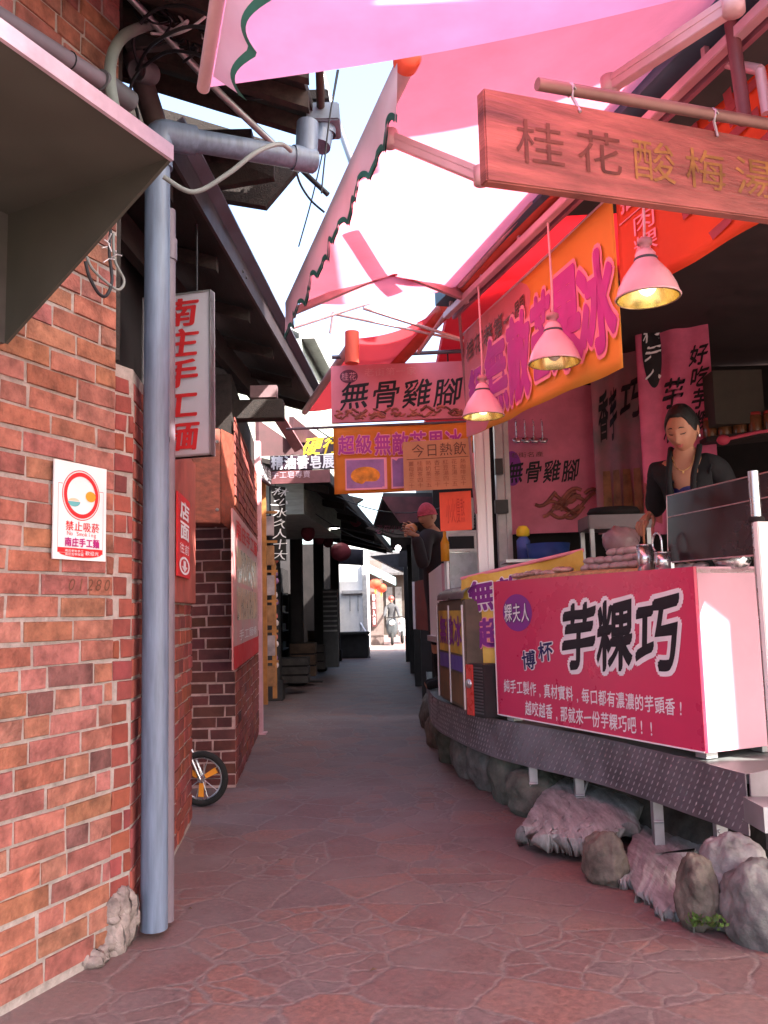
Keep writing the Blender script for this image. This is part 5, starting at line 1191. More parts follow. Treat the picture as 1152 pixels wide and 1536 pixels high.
# pink sign beam and soap signs
t = thing('fascia_board', 'pinkish brown fascia boards above the soap shop signs', 'board', at(420, 660, 9.9))
a = at(388, 630, 9.7); b = at(455, 676, 10.0); mb = MB(); mb.slab([a, b, b-V((0, 0, .05)), a-V((0, 0, .42))], V((-.04, 0, 0))); mb.build('lower_board', mat('board_maroon', (.06, .022, .025), .6, var=.2), t)
a = at(424, 622, 9.2); b = at(455, 672, 9.9); mb = MB(); mb.slab([a, b, b+V((-.10, 0, -.05)), a+V((-.10, 0, -.05))], V((0, 0, .02))); mb.build('pale_edge', mat('edge_rose', (.28, .13, .14), .6), t)
a = at(440, 625, 9.8); b = at(480, 658, 11.5); mb = MB(); mb.slab([a, b, b-V((0, 0, .05)), a-V((0, 0, .3))], V((-.05, 0, 0))); mb.build('upper_board', MATS['board_maroon'], t)
ds = 10.25
A = at(405, 684, ds); B = at(521, 681, ds); ps = Pan(A, B, h=A.z-at(405, 705, ds).z); t = thing('soap_sign', 'dark sign with white characters for essential oil soap at the soap shop', 'sign', A)
board('panel', ps, mat('sign_dark', (.05, .025, .04), .5), t, .06); letter(t, ps, M_whitep, '精油香皂展示', .01, -.02, 1.0, 1.02, off=.03, lift=.004)
A = at(404, 707, ds); B = at(495, 704, ds); ps = Pan(A, B, h=A.z-at(404, 726, ds).z); t = thing('small_sign', 'small brown sign with pale characters under the soap sign', 'sign', A)
board('panel', ps, mat('sign_brown', (.16, .06, .065), .5), t, .04); letter(t, ps, mat('pale_letter', (.5, .36, .42), .5), '手工皂專賣', .03, .0, .68, .62, off=.0, lift=.004)
A = at(449, 659, ds+.3); B = at(512, 654, ds+.3); ps = Pan(A, B, h=A.z-at(449, 683, ds+.3).z); t = thing('yellow_script_sign', 'dark sign with slanting yellow script above the soap sign', 'sign', A)
board('panel', ps, MATS['sign_dark'], t, .05); letter(t, ps, flat('print_gold', (.80, .55, .03)), '硬行', .02, -.10, .98, 1.10, off=.02, lift=.004, shear=.3)
A = at(406, 728, 10.8); B = at(428, 728, 11.0); B.z = A.z; ps = Pan(A, B, h=A.z-at(410, 840, 10.8).z); t = thing('brush_signboard', 'narrow dark board with a column of white brush characters', 'sign', A)
board('panel', ps, M_dark, t, .03); letter(t, ps, M_whitep, '林少水久人十大', -.05, 0, 1.05, 1, vertical=True, off=.0, lift=.004, shear=.3, jit=.2)
A = at(388, 690, 9.75); B = at(407, 705, 10.15); ps = Pan(A, B, h=.20); t = thing('end_sign', 'small white lettered sign end on beside the pink post', 'sign', A); board('panel', ps, MATS['sign_dark'], t, .03); letter(t, ps, M_whitep, '精油皂', .02, .05, .98, .95, off=.03, lift=.004)
t = thing('display_rack', 'orange brown wooden rack of hanging plaques beside the pink post', 'rack', V((X(400, 1000, 10.4), 10.4, 0)))
a = at(396, 706, 10.3); zb = .25; M_or = mat('rack_wood', (.42, .17, .05), .6, var=.25, scale=8)
for px, d in ((397, 10.2), (411, 10.9)): x = X(px, 900, d); MB().box((x, d, 1.55), (.05, .05, 2.6)).build('upright', M_or, t)
for i in range(6):
    z = .55+i*.36; q = V((X(404, 900, 10.5), 10.5, z)); mb = MB(); mb.box(q, (.13, .03, .24)); mb.build('plaque', (mat('plaque_wood', (.35, .16, .07), .6, var=.4), mat('plaque_pale', (.40, .30, .30), .6, var=.3))[i % 2], t, bevel=.006)
    MB().box(q+V((0, .02, .17)), (.2, .03, .03)).build('shelf', M_or, t)
t = thing('garland', 'string of little red and white charms hanging beside the brush signboard', 'garland', at(414, 840, 11)); mb = MB()
for k in range(26): mb.ellipsoid(at(413+2*math.sin(k*2.1), 735+k*10.5, 11.0), (.03, .03, .04), n=8, m=6, tint=random.choice([(1, .3, .25), (1, .95, .95), (.5, .3, .6)]))
mb.build('charms', mat('charm', (.55, .45, .45), .6, attr=True), t); MB().tube([at(413, 715, 11), at(413, 1008, 11)], .005, 6).build('string', M_cable, t)
# white slatted cabinet, dark bench
t = thing('slatted_cabinet', 'grey white slatted cabinet in the dark arcade', 'cabinet', V((X(494, 960, 18), 18, .0)))
x0, x1 = X(484, 900, 18), X(506, 900, 18); zt = at(490, 884, 18).z
mb = MB(); mb.slab([V((x0, 18, .16)), V((x1, 18, .16)), V((x1, 18, zt)), V((x0, 18, zt))], V((0, .3, 0))); mb.build('body', mat('cab_grey', (.10, .10, .10), .6), t)
mb = MB()
for k in range(9): z = zt-.05-k*.1; mb.box(((x0+x1)/2, 17.985, z), (x1-x0-.02, .02, .035))
mb.build('slats', mat('slat_white', (.40, .38, .38), .5), t)
q = at(524, 945, 24.5); t = thing('stone_bench', 'dark square stone block at the foot of the bright wall', 'block', V((q.x, q.y, 0)))
MB().box((q.x, q.y, .32), (1.05, .6, .64)).build('block', mat('dark_block', (.06, .06, .062), .8), t, bevel=.03); MB().box((q.x, q.y, .68), (1.15, .7, .07)).build('cap', mat('dark_cap', (.08, .08, .08), .8), t, bevel=.01)
# bright wall building
bx0, bx1 = X(511, 900, 28.0), X(551, 900, 28.0)
t = thing('white_building', 'sunlit white building with a window ledge at the far end of the alley', 'building', V((bx0, 28, 0)))
mb = MB(); mb.slab([V((bx0-3, 28, 0)), V((bx1, 28, 0)), V((bx1, 28, 3.4)), V((bx0-3, 28, 3.4))], V((0, 4, 0))); mb.build('wall', mat('white_render', (.78, .77, .75), .8, var=.06), t)
mb = MB(); q = at(528, 888, 27.9); mb.box((q.x, 27.93, q.z), (.65, .14, .10)); mb.build('ledge', mat('ledge', (.45, .44, .44), .8), t)
for px in (525, 537): q = at(px, 905, 27.95); MB().box((q.x, 27.97, q.z), (.04, .05, .5)).build('pipe_bracket', MATS['ledge'], t)
MB().box((bx1-.08, 27.94, 1.4), (.14, .1, 2.8)).build('corner_post', mat('grey_post', (.5, .48, .46), .7), t)
q0 = at(541, 940, 25.5); t = thing('step_railing', 'low white stair railing beside the bright wall', 'railing', V((q0.x, q0.y, 0)))
mb = MB(); a = at(541, 935, 25.5); b = at(553, 955, 24.5); mb.tube([a, b], .03, 8).tube([V((a.x, a.y, 0)), a], .03, 8).tube([V((b.x, b.y, 0)), b], .03, 8).tube([a-V((0, 0, .25)), b-V((0, 0, .2))], .02, 8); mb.build('rails', M_white, t)
# shop with couplets and lanterns
sx0, sx1 = X(552, 900, 33), X(612, 900, 33)
t = thing('couplet_shop', 'pale shop front with a dark red couplet board at the far end', 'shop', V((sx0, 33, 0)))
mb = MB(); mb.slab([V((sx0, 33, 0)), V((X(574, 900, 33), 33, 0)), V((X(574, 900, 33), 33, 3.2)), V((sx0, 33, 3.2))], V((0, 3, 0))); mb.build('wall', mat('pale_shop', (.16, .12, .11), .8, var=.2), t)
A = at(557, 888, 32.9); B = at(564, 888, 32.9); B.z = A.z; ps = Pan(A, B, h=A.z-at(557, 940, 32.9).z); board('couplet_board', ps, mat('couplet', (.10, .03, .03), .6), t, .04); letter(t, ps, M_whitep, '春風入喜', .15, .05, .85, .95, vertical=True, off=0, lift=.006)
mb = MB(); a = at(546, 856, 31.5); b = at(592, 878, 34.5); mb.slab([a, b, b+V((-2.5, 0, .9)), a+V((-2.2, 0, .9))], V((0, 0, .08))); mb.build('roof', mat('roof_tiles_brown', (.20, .12, .07), .8, var=.3), t)
mb = MB(); mb.slab([a, b, b+V((0, 0, .3)), a+V((0, 0, .3))], V((.05, 0, 0))); mb.build('gutter', mat('gutter_teal', (.25, .42, .44), .5), t)
def lantern(label, px, py, d, r):
    q = at(px, py, d); t = thing('red_lantern', label, 'lantern', q, 'red lanterns at the far shop')
    MB().ellipsoid(q, (r, r, r*.85), None, 20, 14, lambda q: 1+.03*math.cos(12*math.atan2(q.y, q.x))).build('paper_shade', mat('lantern_red', (.75, .10, .05), .6, transl=.4), t)
    MB().lathe(q+V((0, 0, r*.8)), [(r*.3, 0), (r*.3, r*.15)], 12).tube([q+V((0, 0, r)), q+V((0, 0, r*2.2))], .012, 6).build('hanger', M_dark, t); MB().tube([q-V((0, 0, r*.8)), q-V((0, 0, r*1.6))], .03, 8).build('tassel', mat('tassel', (.6, .35, .05), .7), t)
lantern('left larger red lantern under the far shop roof', 563, 876, 29.5, .20); lantern('right smaller red lantern with orange glow under the far shop roof', 572, 882, 30, .18)
MB_ = mat('far_brown', (.06, .045, .036), .8, var=.35, scale=1.5)
t = thing('far_house', 'brownish house closing the far end of the alley', 'house', V((1, 46, 0)))
mb = MB(); mb.slab([V((-1.4, 46, 0)), V((4, 46, 0)), V((4, 46, 3.4)), V((-1.4, 46, 3.4))], V((0, 4, 0))); mb.build('wall', MB_, t)
mb = MB(); mb.slab([V((-1.8, 45.2, 3.1)), V((4.2, 45.2, 3.1)), V((4.2, 48, 4.4)), V((-1.8, 48, 4.4))], V((0, 0, .12))); mb.build('roof', mat('far_roof', (.08, .075, .075), .7, var=.3), t)
for px in (584, 598): q = at(px, 905, 45.9); MB().box((q.x, 45.95, 1.5), (.35, .05, 2.0)).build('window', mat('far_window', (.16, .15, .14), .3), t)
# right hand side far buildings
rb = thing('dark_shop_building', 'dark shop building on the right beyond the stalls with awnings over the lane', 'building', V((1.2, 16, 0)))
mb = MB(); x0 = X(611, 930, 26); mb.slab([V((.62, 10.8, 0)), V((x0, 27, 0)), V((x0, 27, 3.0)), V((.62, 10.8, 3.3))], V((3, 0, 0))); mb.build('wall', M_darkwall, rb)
mb = MB(); mb.slab([V((.98, 10.8, 3.0)), V((.98, 26, 3.0)), V((.98, 26, 5.6)), V((.98, 10.8, 5.6))], V((3, 0, 0))); mb.build('upper_wall', M_darkwall, rb)  # unseen upper wall added to block sun from the arcade opposite
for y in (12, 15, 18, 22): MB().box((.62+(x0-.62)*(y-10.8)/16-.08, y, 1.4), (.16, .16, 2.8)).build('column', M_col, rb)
for lb, pts in (('canopy', ((577, 800, 14), (640, 762, 11.5), (700, 770, 11.5), (690, 800, 14))),):
    pass
def can(a, b, c, d, m): mb = MB(); mb.slab([at(*a), at(*b), at(*c), at(*d)], V((0, 0, .05))); return mb.build('canopy', m, rb)
M_tarp = mat('tarp_dark', (.055, .045, .046), .7, var=.35, scale=2)
can((560, 792, 13.5), (575, 745, 11.0), (720, 745, 11.0), (720, 800, 13.5), M_tarp)
can((586, 826, 19), (585, 800, 16), (690, 796, 16), (690, 826, 19), M_tarp)
mb = MB(); mb.slab([at(572, 745, 10.9), at(700, 745, 10.9), at(700, 782, 10.9), at(600, 784, 10.9)], V((0, .08, 0))); mb.build('valance_board', mat('maroon_board', (.09, .03, .035), .7, var=.3), rb)
mb = MB(); mb.slab([at(597, 850, 20), at(640, 850, 20), at(640, 812, 20), at(600, 822, 20)], V((0, .1, 0))); mb.build('lower_board', M_tarp, rb)
letter(rb, Pan(at(562, 785, 13.2), at(606, 780, 13.2), h=.18), mat('pink_scrawl', (.42, .17, .25), .7), '老街小吃', .0, 0, 1, 1, name='lettering', off=.02, lift=.01, shear=.4)
MB().ellipsoid(at(597, 822, 15), (.05, .05, .05)).build('lamp_glow', MATS['far_lamp'], rb)
q = at(528, 745, 9.6); t = thing('red_ornament', 'dull dark red lantern hanging in the shade of the left arcade', 'lantern', at(511, 828, 14))
MB().ellipsoid(at(511, 828, 14), (.17, .17, .15)).build('shade', mat('dull_red', (.18, .03, .045), .7), t); MB().tube([at(511, 815, 14), at(511, 800, 14)], .01, 6).build('cord', M_cable, t)
# distant house with grey roof seen through the slot above the arcade, beside the pink sign
t = thing('green_house', 'pale greenish clapboard upper storey beyond the left eave', 'house', at(490, 560, 13))
P1, P2, P3, P4 = at(452, 508, 11.5), at(508, 610, 15.5), at(500, 690, 15.5), at(452, 640, 11.5)
mb = MB(); mb.slab([V((P1.x, P1.y, 2.6)), V((P2.x, P2.y, 2.6)), P2, P1], V((-2, 0, 0))); mb.build('wall', mat('clapboard', (.40, .42, .36), .8, var=.2, scale=4, stretch=(1, 1, 6)), t)
mb = MB(); o_ = V((.16, 0, 0)); mb.slab([P1-o_*.2, P2-o_*.2, P2+o_, P1+o_], V((0, 0, .06))); mb.slab([P1+o_, P2+o_, P2+o_+V((.05, 0, .16)), P1+o_+V((.05, 0, .16))], V((.02, 0, 0))); mb.slab([P1+V((0, 0, .06)), P2+V((0, 0, .06)), P2+V((-1.5, 0, .9)), P1+V((-1.5, 0, .9))], V((0, 0, .05))); mb.build('roof', mat('eave_grey', (.33, .33, .33), .7), t)
# scooters and rider far away
def scooter(label, x, y, m, rot=0):
    t = thing('scooter', label, 'scooter', V((x, y, 0)), 'scooters parked at the far end')
    for dy in (-.6, .6):
        wv = bpy.data.objects.new('wheel', None); COL.objects.link(wv); wv.parent = t; wv.location = (0, dy, .24)
        q = V((x, y+dy, .24)); pts = [q+V((0, .19*math.cos(a*.3142), .19*math.sin(a*.3142))) for a in range(21)]; MB().tube(pts, .055, 10).build('tyre', M_rubber, wv); MB().tube([q-V((.04, 0, 0)), q+V((.04, 0, 0))], .12, 14).build('rim', M_steel, wv)
    q = V((x, y, 0)); mb = MB(); mb.ellipsoid(q+V((0, .38, .58)), (.17, .45, .2)).ellipsoid(q+V((0, -.48, .62)), (.2, .1, .36)).box(q+V((0, -.1, .32)), (.28, .5, .08)); mb.build('body', m, t)
    MB().ellipsoid(q+V((0, .35, .80)), (.14, .38, .07)).build('saddle', M_rubber, t); MB().tube([q+V((0, -.58, .3)), q+V((0, -.45, 1.02))], .03, 8).tube([q+V((-.3, -.42, 1.02)), q+V((.3, -.42, 1.02))], .02, 8).build('handlebar', M_dark, t)
    MB().ellipsoid(q+V((0, -.58, .82)), (.1, .05, .09)).build('headlight', M_whitep, t)
scooter('dark scooter carrying the rider at the far end', X(588, 950, 33), 33, mat('scooter_dark', (.04, .045, .05), .4)); scooter('white scooter in the sun beside the dark one', X(603, 950, 34.5), 34.5, mat('scooter_white', (.7, .72, .75), .4))

# ================================================================== people
def fig_build(parts): pass
M_skin = mat('skin', (.40, .19, .12), .5, var=.06, scale=12); p_ = M_skin.node_tree.nodes['Principled BSDF']; p_.inputs['Subsurface Weight'].default_value = .08; p_.inputs['Subsurface Radius'].default_value = (.02, .008, .004)
M_hair = mat('hair_black', (.012, .010, .010), .45, var=.3, scale=40, stretch=(30, 30, 3), bump=.3, bscale=60)
M_jack = mat('black_cloth', (.012, .012, .014), .85, var=.3, scale=12, bump=.3, bscale=20)
M_top = mat('blue_top', (.03, .035, .16), .6, var=.4, scale=18)
def finger_chain(J, E, Rr, base, nm, p, dirs, lens, r0):
    prev = base
    for i, (d, l) in enumerate(zip(dirs, lens)):
        p = p+d*l; n = nm+str(i); J[n] = p; Rr[n] = r0*(1-.13*i); E.append((prev, n)); prev = n
def hand_skin(wrist, fdir, pdown, side, curl=.5, s=1.0, spread=.12):
    """wrist point, direction of the fingers, direction the palm faces, side: towards the thumb"""
    fdir = fdir.normalized(); side = (side-fdir*side.dot(fdir)).normalized(); pdown = (pdown-fdir*pdown.dot(fdir)-side*pdown.dot(side)).normalized()
    out = []
    J = {'w0': wrist-fdir*.03*s, 'w': wrist, 'm': wrist+fdir*.045*s, 'k': wrist+fdir*.085*s}; R = {'w0': (.021*s, .025*s), 'w': (.020*s, .026*s), 'm': (.016*s, .036*s), 'k': (.012*s, .038*s)}
    # orient the palm by adding two side points
    J['ka'] = wrist+fdir*.075*s+side*.022*s; J['kb'] = wrist+fdir*.075*s-side*.022*s; R['ka'] = .014*s; R['kb'] = .014*s; R['m'] = .021*s; R['k'] = .016*s; R['w'] = .021*s; R['w0'] = .022*s
    E = [('w0', 'w'), ('w', 'm'), ('m', 'k'), ('m', 'ka'), ('m', 'kb')]
    out.append(skin(J, E, R, 'w', 2))
    for i, (o, L) in enumerate(((.033, .92), (.011, 1.02), (-.011, .95), (-.032, .75))):
        b = wrist+fdir*.070*s+side*o*s; J = {'r': b}; R = {'r': .0105*s}; E = []
        d0 = (fdir+side*(o*spread*30*.3)).normalized(); c = curl*(1+.15*(i-1)); dd = []
        for k, a in enumerate((c*.6, c*1.5, c*2.1)): dd.append((d0*math.cos(a)+pdown*math.sin(a)).normalized())
        finger_chain(J, E, R, 'r', 'f', b, dd, [.042*L*s, .027*L*s, .022*L*s], .0095*s); out.append(skin(J, E, R, 'r', 2))
    b = wrist+fdir*.022*s+side*.024*s; J = {'r': b}; R = {'r': .013*s}; E = []
    finger_chain(J, E, R, 'r', 't', b, [(side*.8+fdir*.6+pdown*.2).normalized(), (fdir*.85+side*.35+pdown*.35).normalized(), (fdir*.9+pdown*.5).normalized()], [.034*s, .030*s, .024*s], .011*s); out.append(skin(J, E, R, 'r', 2))
    return out
# --- the stall keeper
dW = 4.62
hc = at(1023, 644, dW)                      # head centre
HS = 1.10
down = V((0, 0, -1))
fw = V((-.56, -.70, -.50)).normalized(); upv = V((-.16, -.25, 1))
neckb = hc+V((.025, .05, -.128)); chest = hc+V((.05, .08, -.33)); waist = V((chest.x+.03, chest.y+.05, chest.z-.28)); pel = V((waist.x, waist.y, waist.z-.16))
rtb = V((.93, -.36, 0)).normalized()        # picture right along the shoulders
shL = neckb+V((0, .03, -.085))-rtb*.125; shR = neckb+V((0, .03, -.085))+rtb*.175
hand = onpl(965, 782, PL+eR*.33, PN); hand = V((hand.x, hand.y, hand.z))
fdir = (V((-.72, -.35, -.62))).normalized()
wristL = hand-fdir*.075
elbL = shL.lerp(wristL, .52)+V((.035, .12, -.07))
elbR = shR+V((.10, .04, -.27)); wrR = elbR+V((-.10, -.20, -.10))
floor = DZ
w_ = thing('person', 'woman in black jacket over blue top bending over the stall counter, dark hair tied back', 'person', V((pel.x, pel.y, floor)))
J = {'pel': pel, 'waist': waist, 'chest': chest, 'neckb': neckb+V((0, 0, -.05)), 'neck': neckb+V((-.005, -.005, .05)), 'headb': hc+V((.005, .015, -.03)),
     'sL': shL, 'eL': elbL, 'wL': wristL, 'sR': shR, 'eR': elbR, 'wR': wrR,
     'hL': pel+V((-.09, 0, -.04)), 'kL': pel+V((-.09, -.03, -.46)), 'aL': V((pel.x-.09, pel.y+.02, floor+.07)), 'tL': V((pel.x-.10, pel.y-.13, floor+.035)),
     'hR': pel+V((.09, 0, -.04)), 'kR': pel+V((.09, -.03, -.46)), 'aR': V((pel.x+.09, pel.y+.02, floor+.07)), 'tR': V((pel.x+.10, pel.y-.13, floor+.035))}
Ed = [('pel', 'waist'), ('waist', 'chest'), ('chest', 'neckb'), ('neckb', 'neck'), ('neck', 'headb'), ('neckb', 'sL'), ('sL', 'eL'), ('eL', 'wL'), ('neckb', 'sR'), ('sR', 'eR'), ('eR', 'wR'),
      ('pel', 'hL'), ('hL', 'kL'), ('kL', 'aL'), ('aL', 'tL'), ('pel', 'hR'), ('hR', 'kR'), ('kR', 'aR'), ('aR', 'tR')]
Rd = {'pel': .125, 'waist': .105, 'chest': .115, 'neckb': .062, 'neck': .043, 'headb': .043, 'sL': .055, 'eL': .040, 'wL': .026, 'sR': .055, 'eR': .040, 'wR': .026, 'hL': .088, 'kL': .058, 'aL': .038, 'tL': .032, 'hR': .088, 'kR': .058, 'aR': .038, 'tR': .032}
mb = MB(); mb.mesh(*skin(J, Ed, Rd, 'pel'))
for vs, fs in hand_skin(wristL, fdir, V((.15, .2, -.9)), V((.45, -.85, -.1)), .5, 1.05): mb.mesh(vs, fs)
for vs, fs in hand_skin(wrR, V((-.5, -.8, -.2)), V((0, 0, -1)), V((-.8, .5, 0)), .5, 1.0): mb.mesh(vs, fs)
rt, fwd, hup = head(mb, hc, fw, upv, HS)
mb.build('body', M_skin, w_)
# jacket
def inflate(J, names, Rd, k, add): return {n: J[n] for n in names}, {n: Rd[n]*k+add for n in names}
nm = ['pel', 'waist', 'chest', 'neckb', 'sL', 'eL', 'wL', 'sR', 'eR', 'wR']
Jj, Rj = inflate(J, nm, Rd, 1.0, .022); Jj['wL'] = wristL-(wristL-elbL).normalized()*.05; Rj['neckb'] = .085; Rj['sL'] = Rj['sR'] = .078; Rj['eL'] = .066; Rj['wL'] = .044; Rj['chest'] = .145
vs, fs = skin(Jj, [e for e in Ed if e[0] in nm and e[1] in nm], Rj, 'pel', 3)
cf = V((-.45, -.89, 0)).normalized(); cr = V((cf.y*-1, cf.x, 0)).normalized(); cr = cr if cr.x > 0 else -cr
nb_ = J['neckb']; keep = []
for f_i in fs:
    c = sum((vs[i] for i in f_i), V())/len(f_i); r_ = c-nb_; fr = r_.dot(cf); sd = r_.dot(cr); dzz = r_.z
    halfw = .075+.02*min(0, dzz+.1)
    if (fr > .0 and abs(sd+.01) < (.060 if dzz > -.05 else .060-.02*(-dzz-.05)) and dzz > -.30) or dzz > .10: continue
    keep.append(f_i)
vs = [v+V((mnoise.noise(v*9), mnoise.noise(v*9+V((5, 0, 0))), mnoise.noise(v*9+V((0, 7, 0)))))*.007+V((0, 0, 1)).cross(v-nb_).normalized()*.003*math.sin(70*v.z+12*mnoise.noise(v*6)) for v in vs]
mb = MB(); mb.mesh(vs, keep); o = mb.build('jacket', M_jack, w_, weld=1e-5); md = o.modifiers.new('s', 'SOLIDIFY'); md.thickness = .012; md.offset = -1
# lapels
mb = MB()
for sg in (-1, 1):
    pts = [nb_-cf*.02+cr*sg*.075+V((0, 0, .09)), nb_+cf*.07+cr*sg*.072+V((0, 0, .01)), nb_+cf*.135+cr*(sg*.062-.01)+V((0, 0, -.10)), nb_+cf*.165+cr*(sg*.058-.01)+V((0, 0, -.30))]
    mb.tube(curve_pts(pts, 5), .016, 8)
mb.build('lapel', M_jack, w_)
tn = ['pel', 'waist', 'chest']; Jt = {n: J[n] for n in tn}; Jt['top'] = chest.lerp(nb_, .42); Rt = {'pel': .135, 'waist': .118, 'chest': .132, 'top': .108}
vs, fs = skin(Jt, [('pel', 'waist'), ('waist', 'chest'), ('chest', 'top')], Rt, 'pel', 3); MB().mesh(vs, fs).build('blue_top', M_top, w_)
ln = ['pel', 'hL', 'kL', 'aL', 'hR', 'kR', 'aR']; vs, fs = skin({n: J[n] for n in ln}, [e for e in Ed if e[0] in ln and e[1] in ln], {n: Rd[n]+.016 for n in ln}, 'pel'); MB().mesh(vs, fs).build('trousers', M_jack, w_)
# hair
def hairf(u, v):
    th = math.pi*v*.80; ph = 2*math.pi*u; q = V((math.sin(th)*math.cos(ph), math.sin(th)*math.sin(ph), math.cos(th)))
    az = abs(math.atan2(math.cos(ph), math.sin(ph))); lim = math.pi*(.265+.05*math.sin(ph*1.0+.6)*(1 if az < 1 else 0)*0+.29*sm((az-.45)/.85)+.25*sm((az-1.55)/.5))
    th2 = v*lim; q = V((math.sin(th2)*math.cos(ph), math.sin(th2)*math.sin(ph), math.cos(th2)))
    p = head_point(q, HS); k = 1.0+(.085+.03*max(0, -q.y))*sm((1-v)*5)+.006*math.sin(40*u+5*v)*(1-v)+.014*mnoise.noise(q*5)
    return hc+rt*p.x*k+fwd*(p.y*k-.004)+hup*(p.z*k+.004)
mb = MB(); mb.grid(hairf, 64, 40); mb.ellipsoid(hc-fwd*.105*HS+hup*.02, (.05, .045, .05), (rt, fwd, hup), 18, 12, lambda q: 1+.06*math.sin(9*q.x+5*q.z)); mb.build('hair', M_hair, w_)
HP = lambda x, z, l=.001: hp(hc, rt, fwd, hup, x, z, HS, l)
mb = MB()
for sg in (-1, 1):
    mb.tube([HP(sg*(.016+.028*k/5), .040+.004*math.sin(math.pi*k/5)-.004*k/5, .0005) for k in range(6)], [.0015, .003, .003, .0028, .002, .001], 6)
mb.build('eyebrows', M_hair, w_)
mb = MB()
for sg in (-1, 1): mb.tube([HP(sg*(.018+.028*k/6), .008-.004*math.sin(math.pi*k/6), .001) for k in range(7)], [.001, .0026, .0032, .0034, .003, .0022, .001], 6)
mb.build('eyes', mat('eye_dark', (.02, .014, .012), .4), w_)
mb = MB(); mb.tube([HP(-.022+.044*k/8, -.058+.003*math.cos(2*math.pi*k/8), -.001) for k in range(9)], [.001, .0035, .005, .0055, .005, .0055, .005, .0035, .001], 8)
mb.tube([HP(-.016+.032*k/6, -.066, -.001) for k in range(7)], [.001, .004, .0052, .0055, .0052, .004, .001], 8); mb.build('lips', mat('lips', (.36, .09, .08), .4), w_)
mb = MB()
for sg in (-1, 1): mb.ellipsoid(hc+rt*sg*.076*HS-hup*.045-fwd*.004, (.006, .006, .012))
mb.build('earrings', mat('earring', (.7, .7, .75), .2, .9), w_)
mb = MB(); pts = [nb_+cr*(.055*math.cos(a))+cf*(.075+.035*math.sin(a))+V((0, 0, .03-.085*math.sin(a))) for a in [math.pi*k/14 for k in range(15)]]; mb.tube(pts, .0022, 6); mb.ellipsoid(pts[7]+cf*.004-V((0, 0, .008)), (.006, .004, .009)); mb.build('necklace', mat('gold', (.7, .5, .2), .3, .9), w_)

# --- the person with the red cap at the next stall
d2 = 8.1; h2 = at(641, 775, d2)
f2 = V((-.80, -.60, -.12)); 
p2 = thing('person', 'person in dark coat and pinkish red cap standing at the next stall', 'person', V((h2.x+.08, d2+.1, DZ)))
nb2 = h2+V((.04, .02, -.15)); ch2 = nb2+V((.05, .03, -.20)); wa2 = ch2+V((.0, .02, -.27)); pe2 = wa2+V((0, 0, -.16))
J = {'pel': pe2, 'waist': wa2, 'chest': ch2, 'neckb': nb2, 'neck': nb2+V((0, 0, .05)), 'headb': h2+V((0, 0, -.03)), 'sL': nb2+V((-.08, -.17, -.08)), 'eL': nb2+V((-.10, -.26, -.34)), 'wL': at(624, 803, d2-.25), 'sR': nb2+V((.10, .16, -.08)), 'eR': nb2+V((.02, .24, -.34)), 'wR': at(620, 796, d2+.15),
     'hL': pe2+V((0, -.1, -.05)), 'kL': pe2+V((-.03, -.1, -.45)), 'aL': V((pe2.x, pe2.y-.1, DZ+.07)), 'tL': V((pe2.x-.16, pe2.y-.11, DZ+.035)), 'hR': pe2+V((0, .1, -.05)), 'kR': pe2+V((-.03, .1, -.45)), 'aR': V((pe2.x, pe2.y+.1, DZ+.07)), 'tR': V((pe2.x-.16, pe2.y+.11, DZ+.035))}
Rd2 = dict(Rd); Rd2.update({'pel': .14, 'waist': .13, 'chest': .135})
mb = MB(); mb.mesh(*skin(J, Ed, Rd2, 'pel'))
for nmw, sg in (('wL', 1), ('wR', -1)):
    for vs, fs in hand_skin(J[nmw], V((-.8, .1*sg, .35)), V((.3, .2*sg, -.6)), V((0, .2*sg, 1)), .8, 1.0): mb.mesh(vs, fs)
r2, w2, u2 = head(mb, h2, f2, V((-.1, 0, 1)), 1.0); mb.build('body', M_skin, p2)
nm2 = ['pel', 'waist', 'chest', 'neckb', 'sL', 'eL', 'wL', 'sR', 'eR', 'wR', 'hL', 'kL', 'hR', 'kR']
vs, fs = skin({n: J[n] for n in nm2}, [e for e in Ed if e[0] in nm2 and e[1] in nm2], {n: Rd2[n]+.028 for n in nm2}, 'pel'); MB().mesh(vs, fs).build('coat', mat('coat_dark', (.03, .022, .025), .85, var=.3), p2)
lg = ['kL', 'aL', 'tL']; 
for sd in 'LR': vs, fs = skin({n+sd: J[n+sd] for n in 'kat'}, [('k'+sd, 'a'+sd), ('a'+sd, 't'+sd)], {n+sd: Rd2[n+sd]+.012 for n in 'kat'}, 'k'+sd); MB().mesh(vs, fs).build('boot', M_jack, p2)
def capf(u, v):
    th = math.pi*v*.5; ph = 2*math.pi*u; q = V((math.sin(th)*math.cos(ph), math.sin(th)*math.sin(ph), math.cos(th))); p = head_point(q, 1.0); k = 1.07
    return h2+r2*p.x*k+w2*p.y*k+u2*(p.z*k+.012)
mb = MB(); mb.grid(capf, 32, 14); mb.tube([capf(k/24, 1) for k in range(25)], .006, 8); mb.build('knit_cap', mat('cap_red', (.50, .07, .10), .9, var=.2, scale=30, bump=.4), p2)
mb = MB()
for sg in (-1, 1): mb.ellipsoid(hp(h2, r2, w2, u2, sg*.031, .008), (.011, .005, .005), (r2, w2, u2))
mb.tube([hp(h2, r2, w2, u2, -.02+.04*k/4, -.06) for k in range(5)], .003, 6); mb.build('face_marks', mat('eye_dark', (.02, .014, .012), .4), p2)
q = at(617, 793, d2); solo(MB().ellipsoid(q, (.06, .06, .05), None, 14, 10, lambda q: 1+.05*math.sin(6*q.x)).build('orange_bun', mat('bun', (.65, .22, .08), .6, var=.2))
     , 'orange bun held up by the person in the red cap', 'bun')
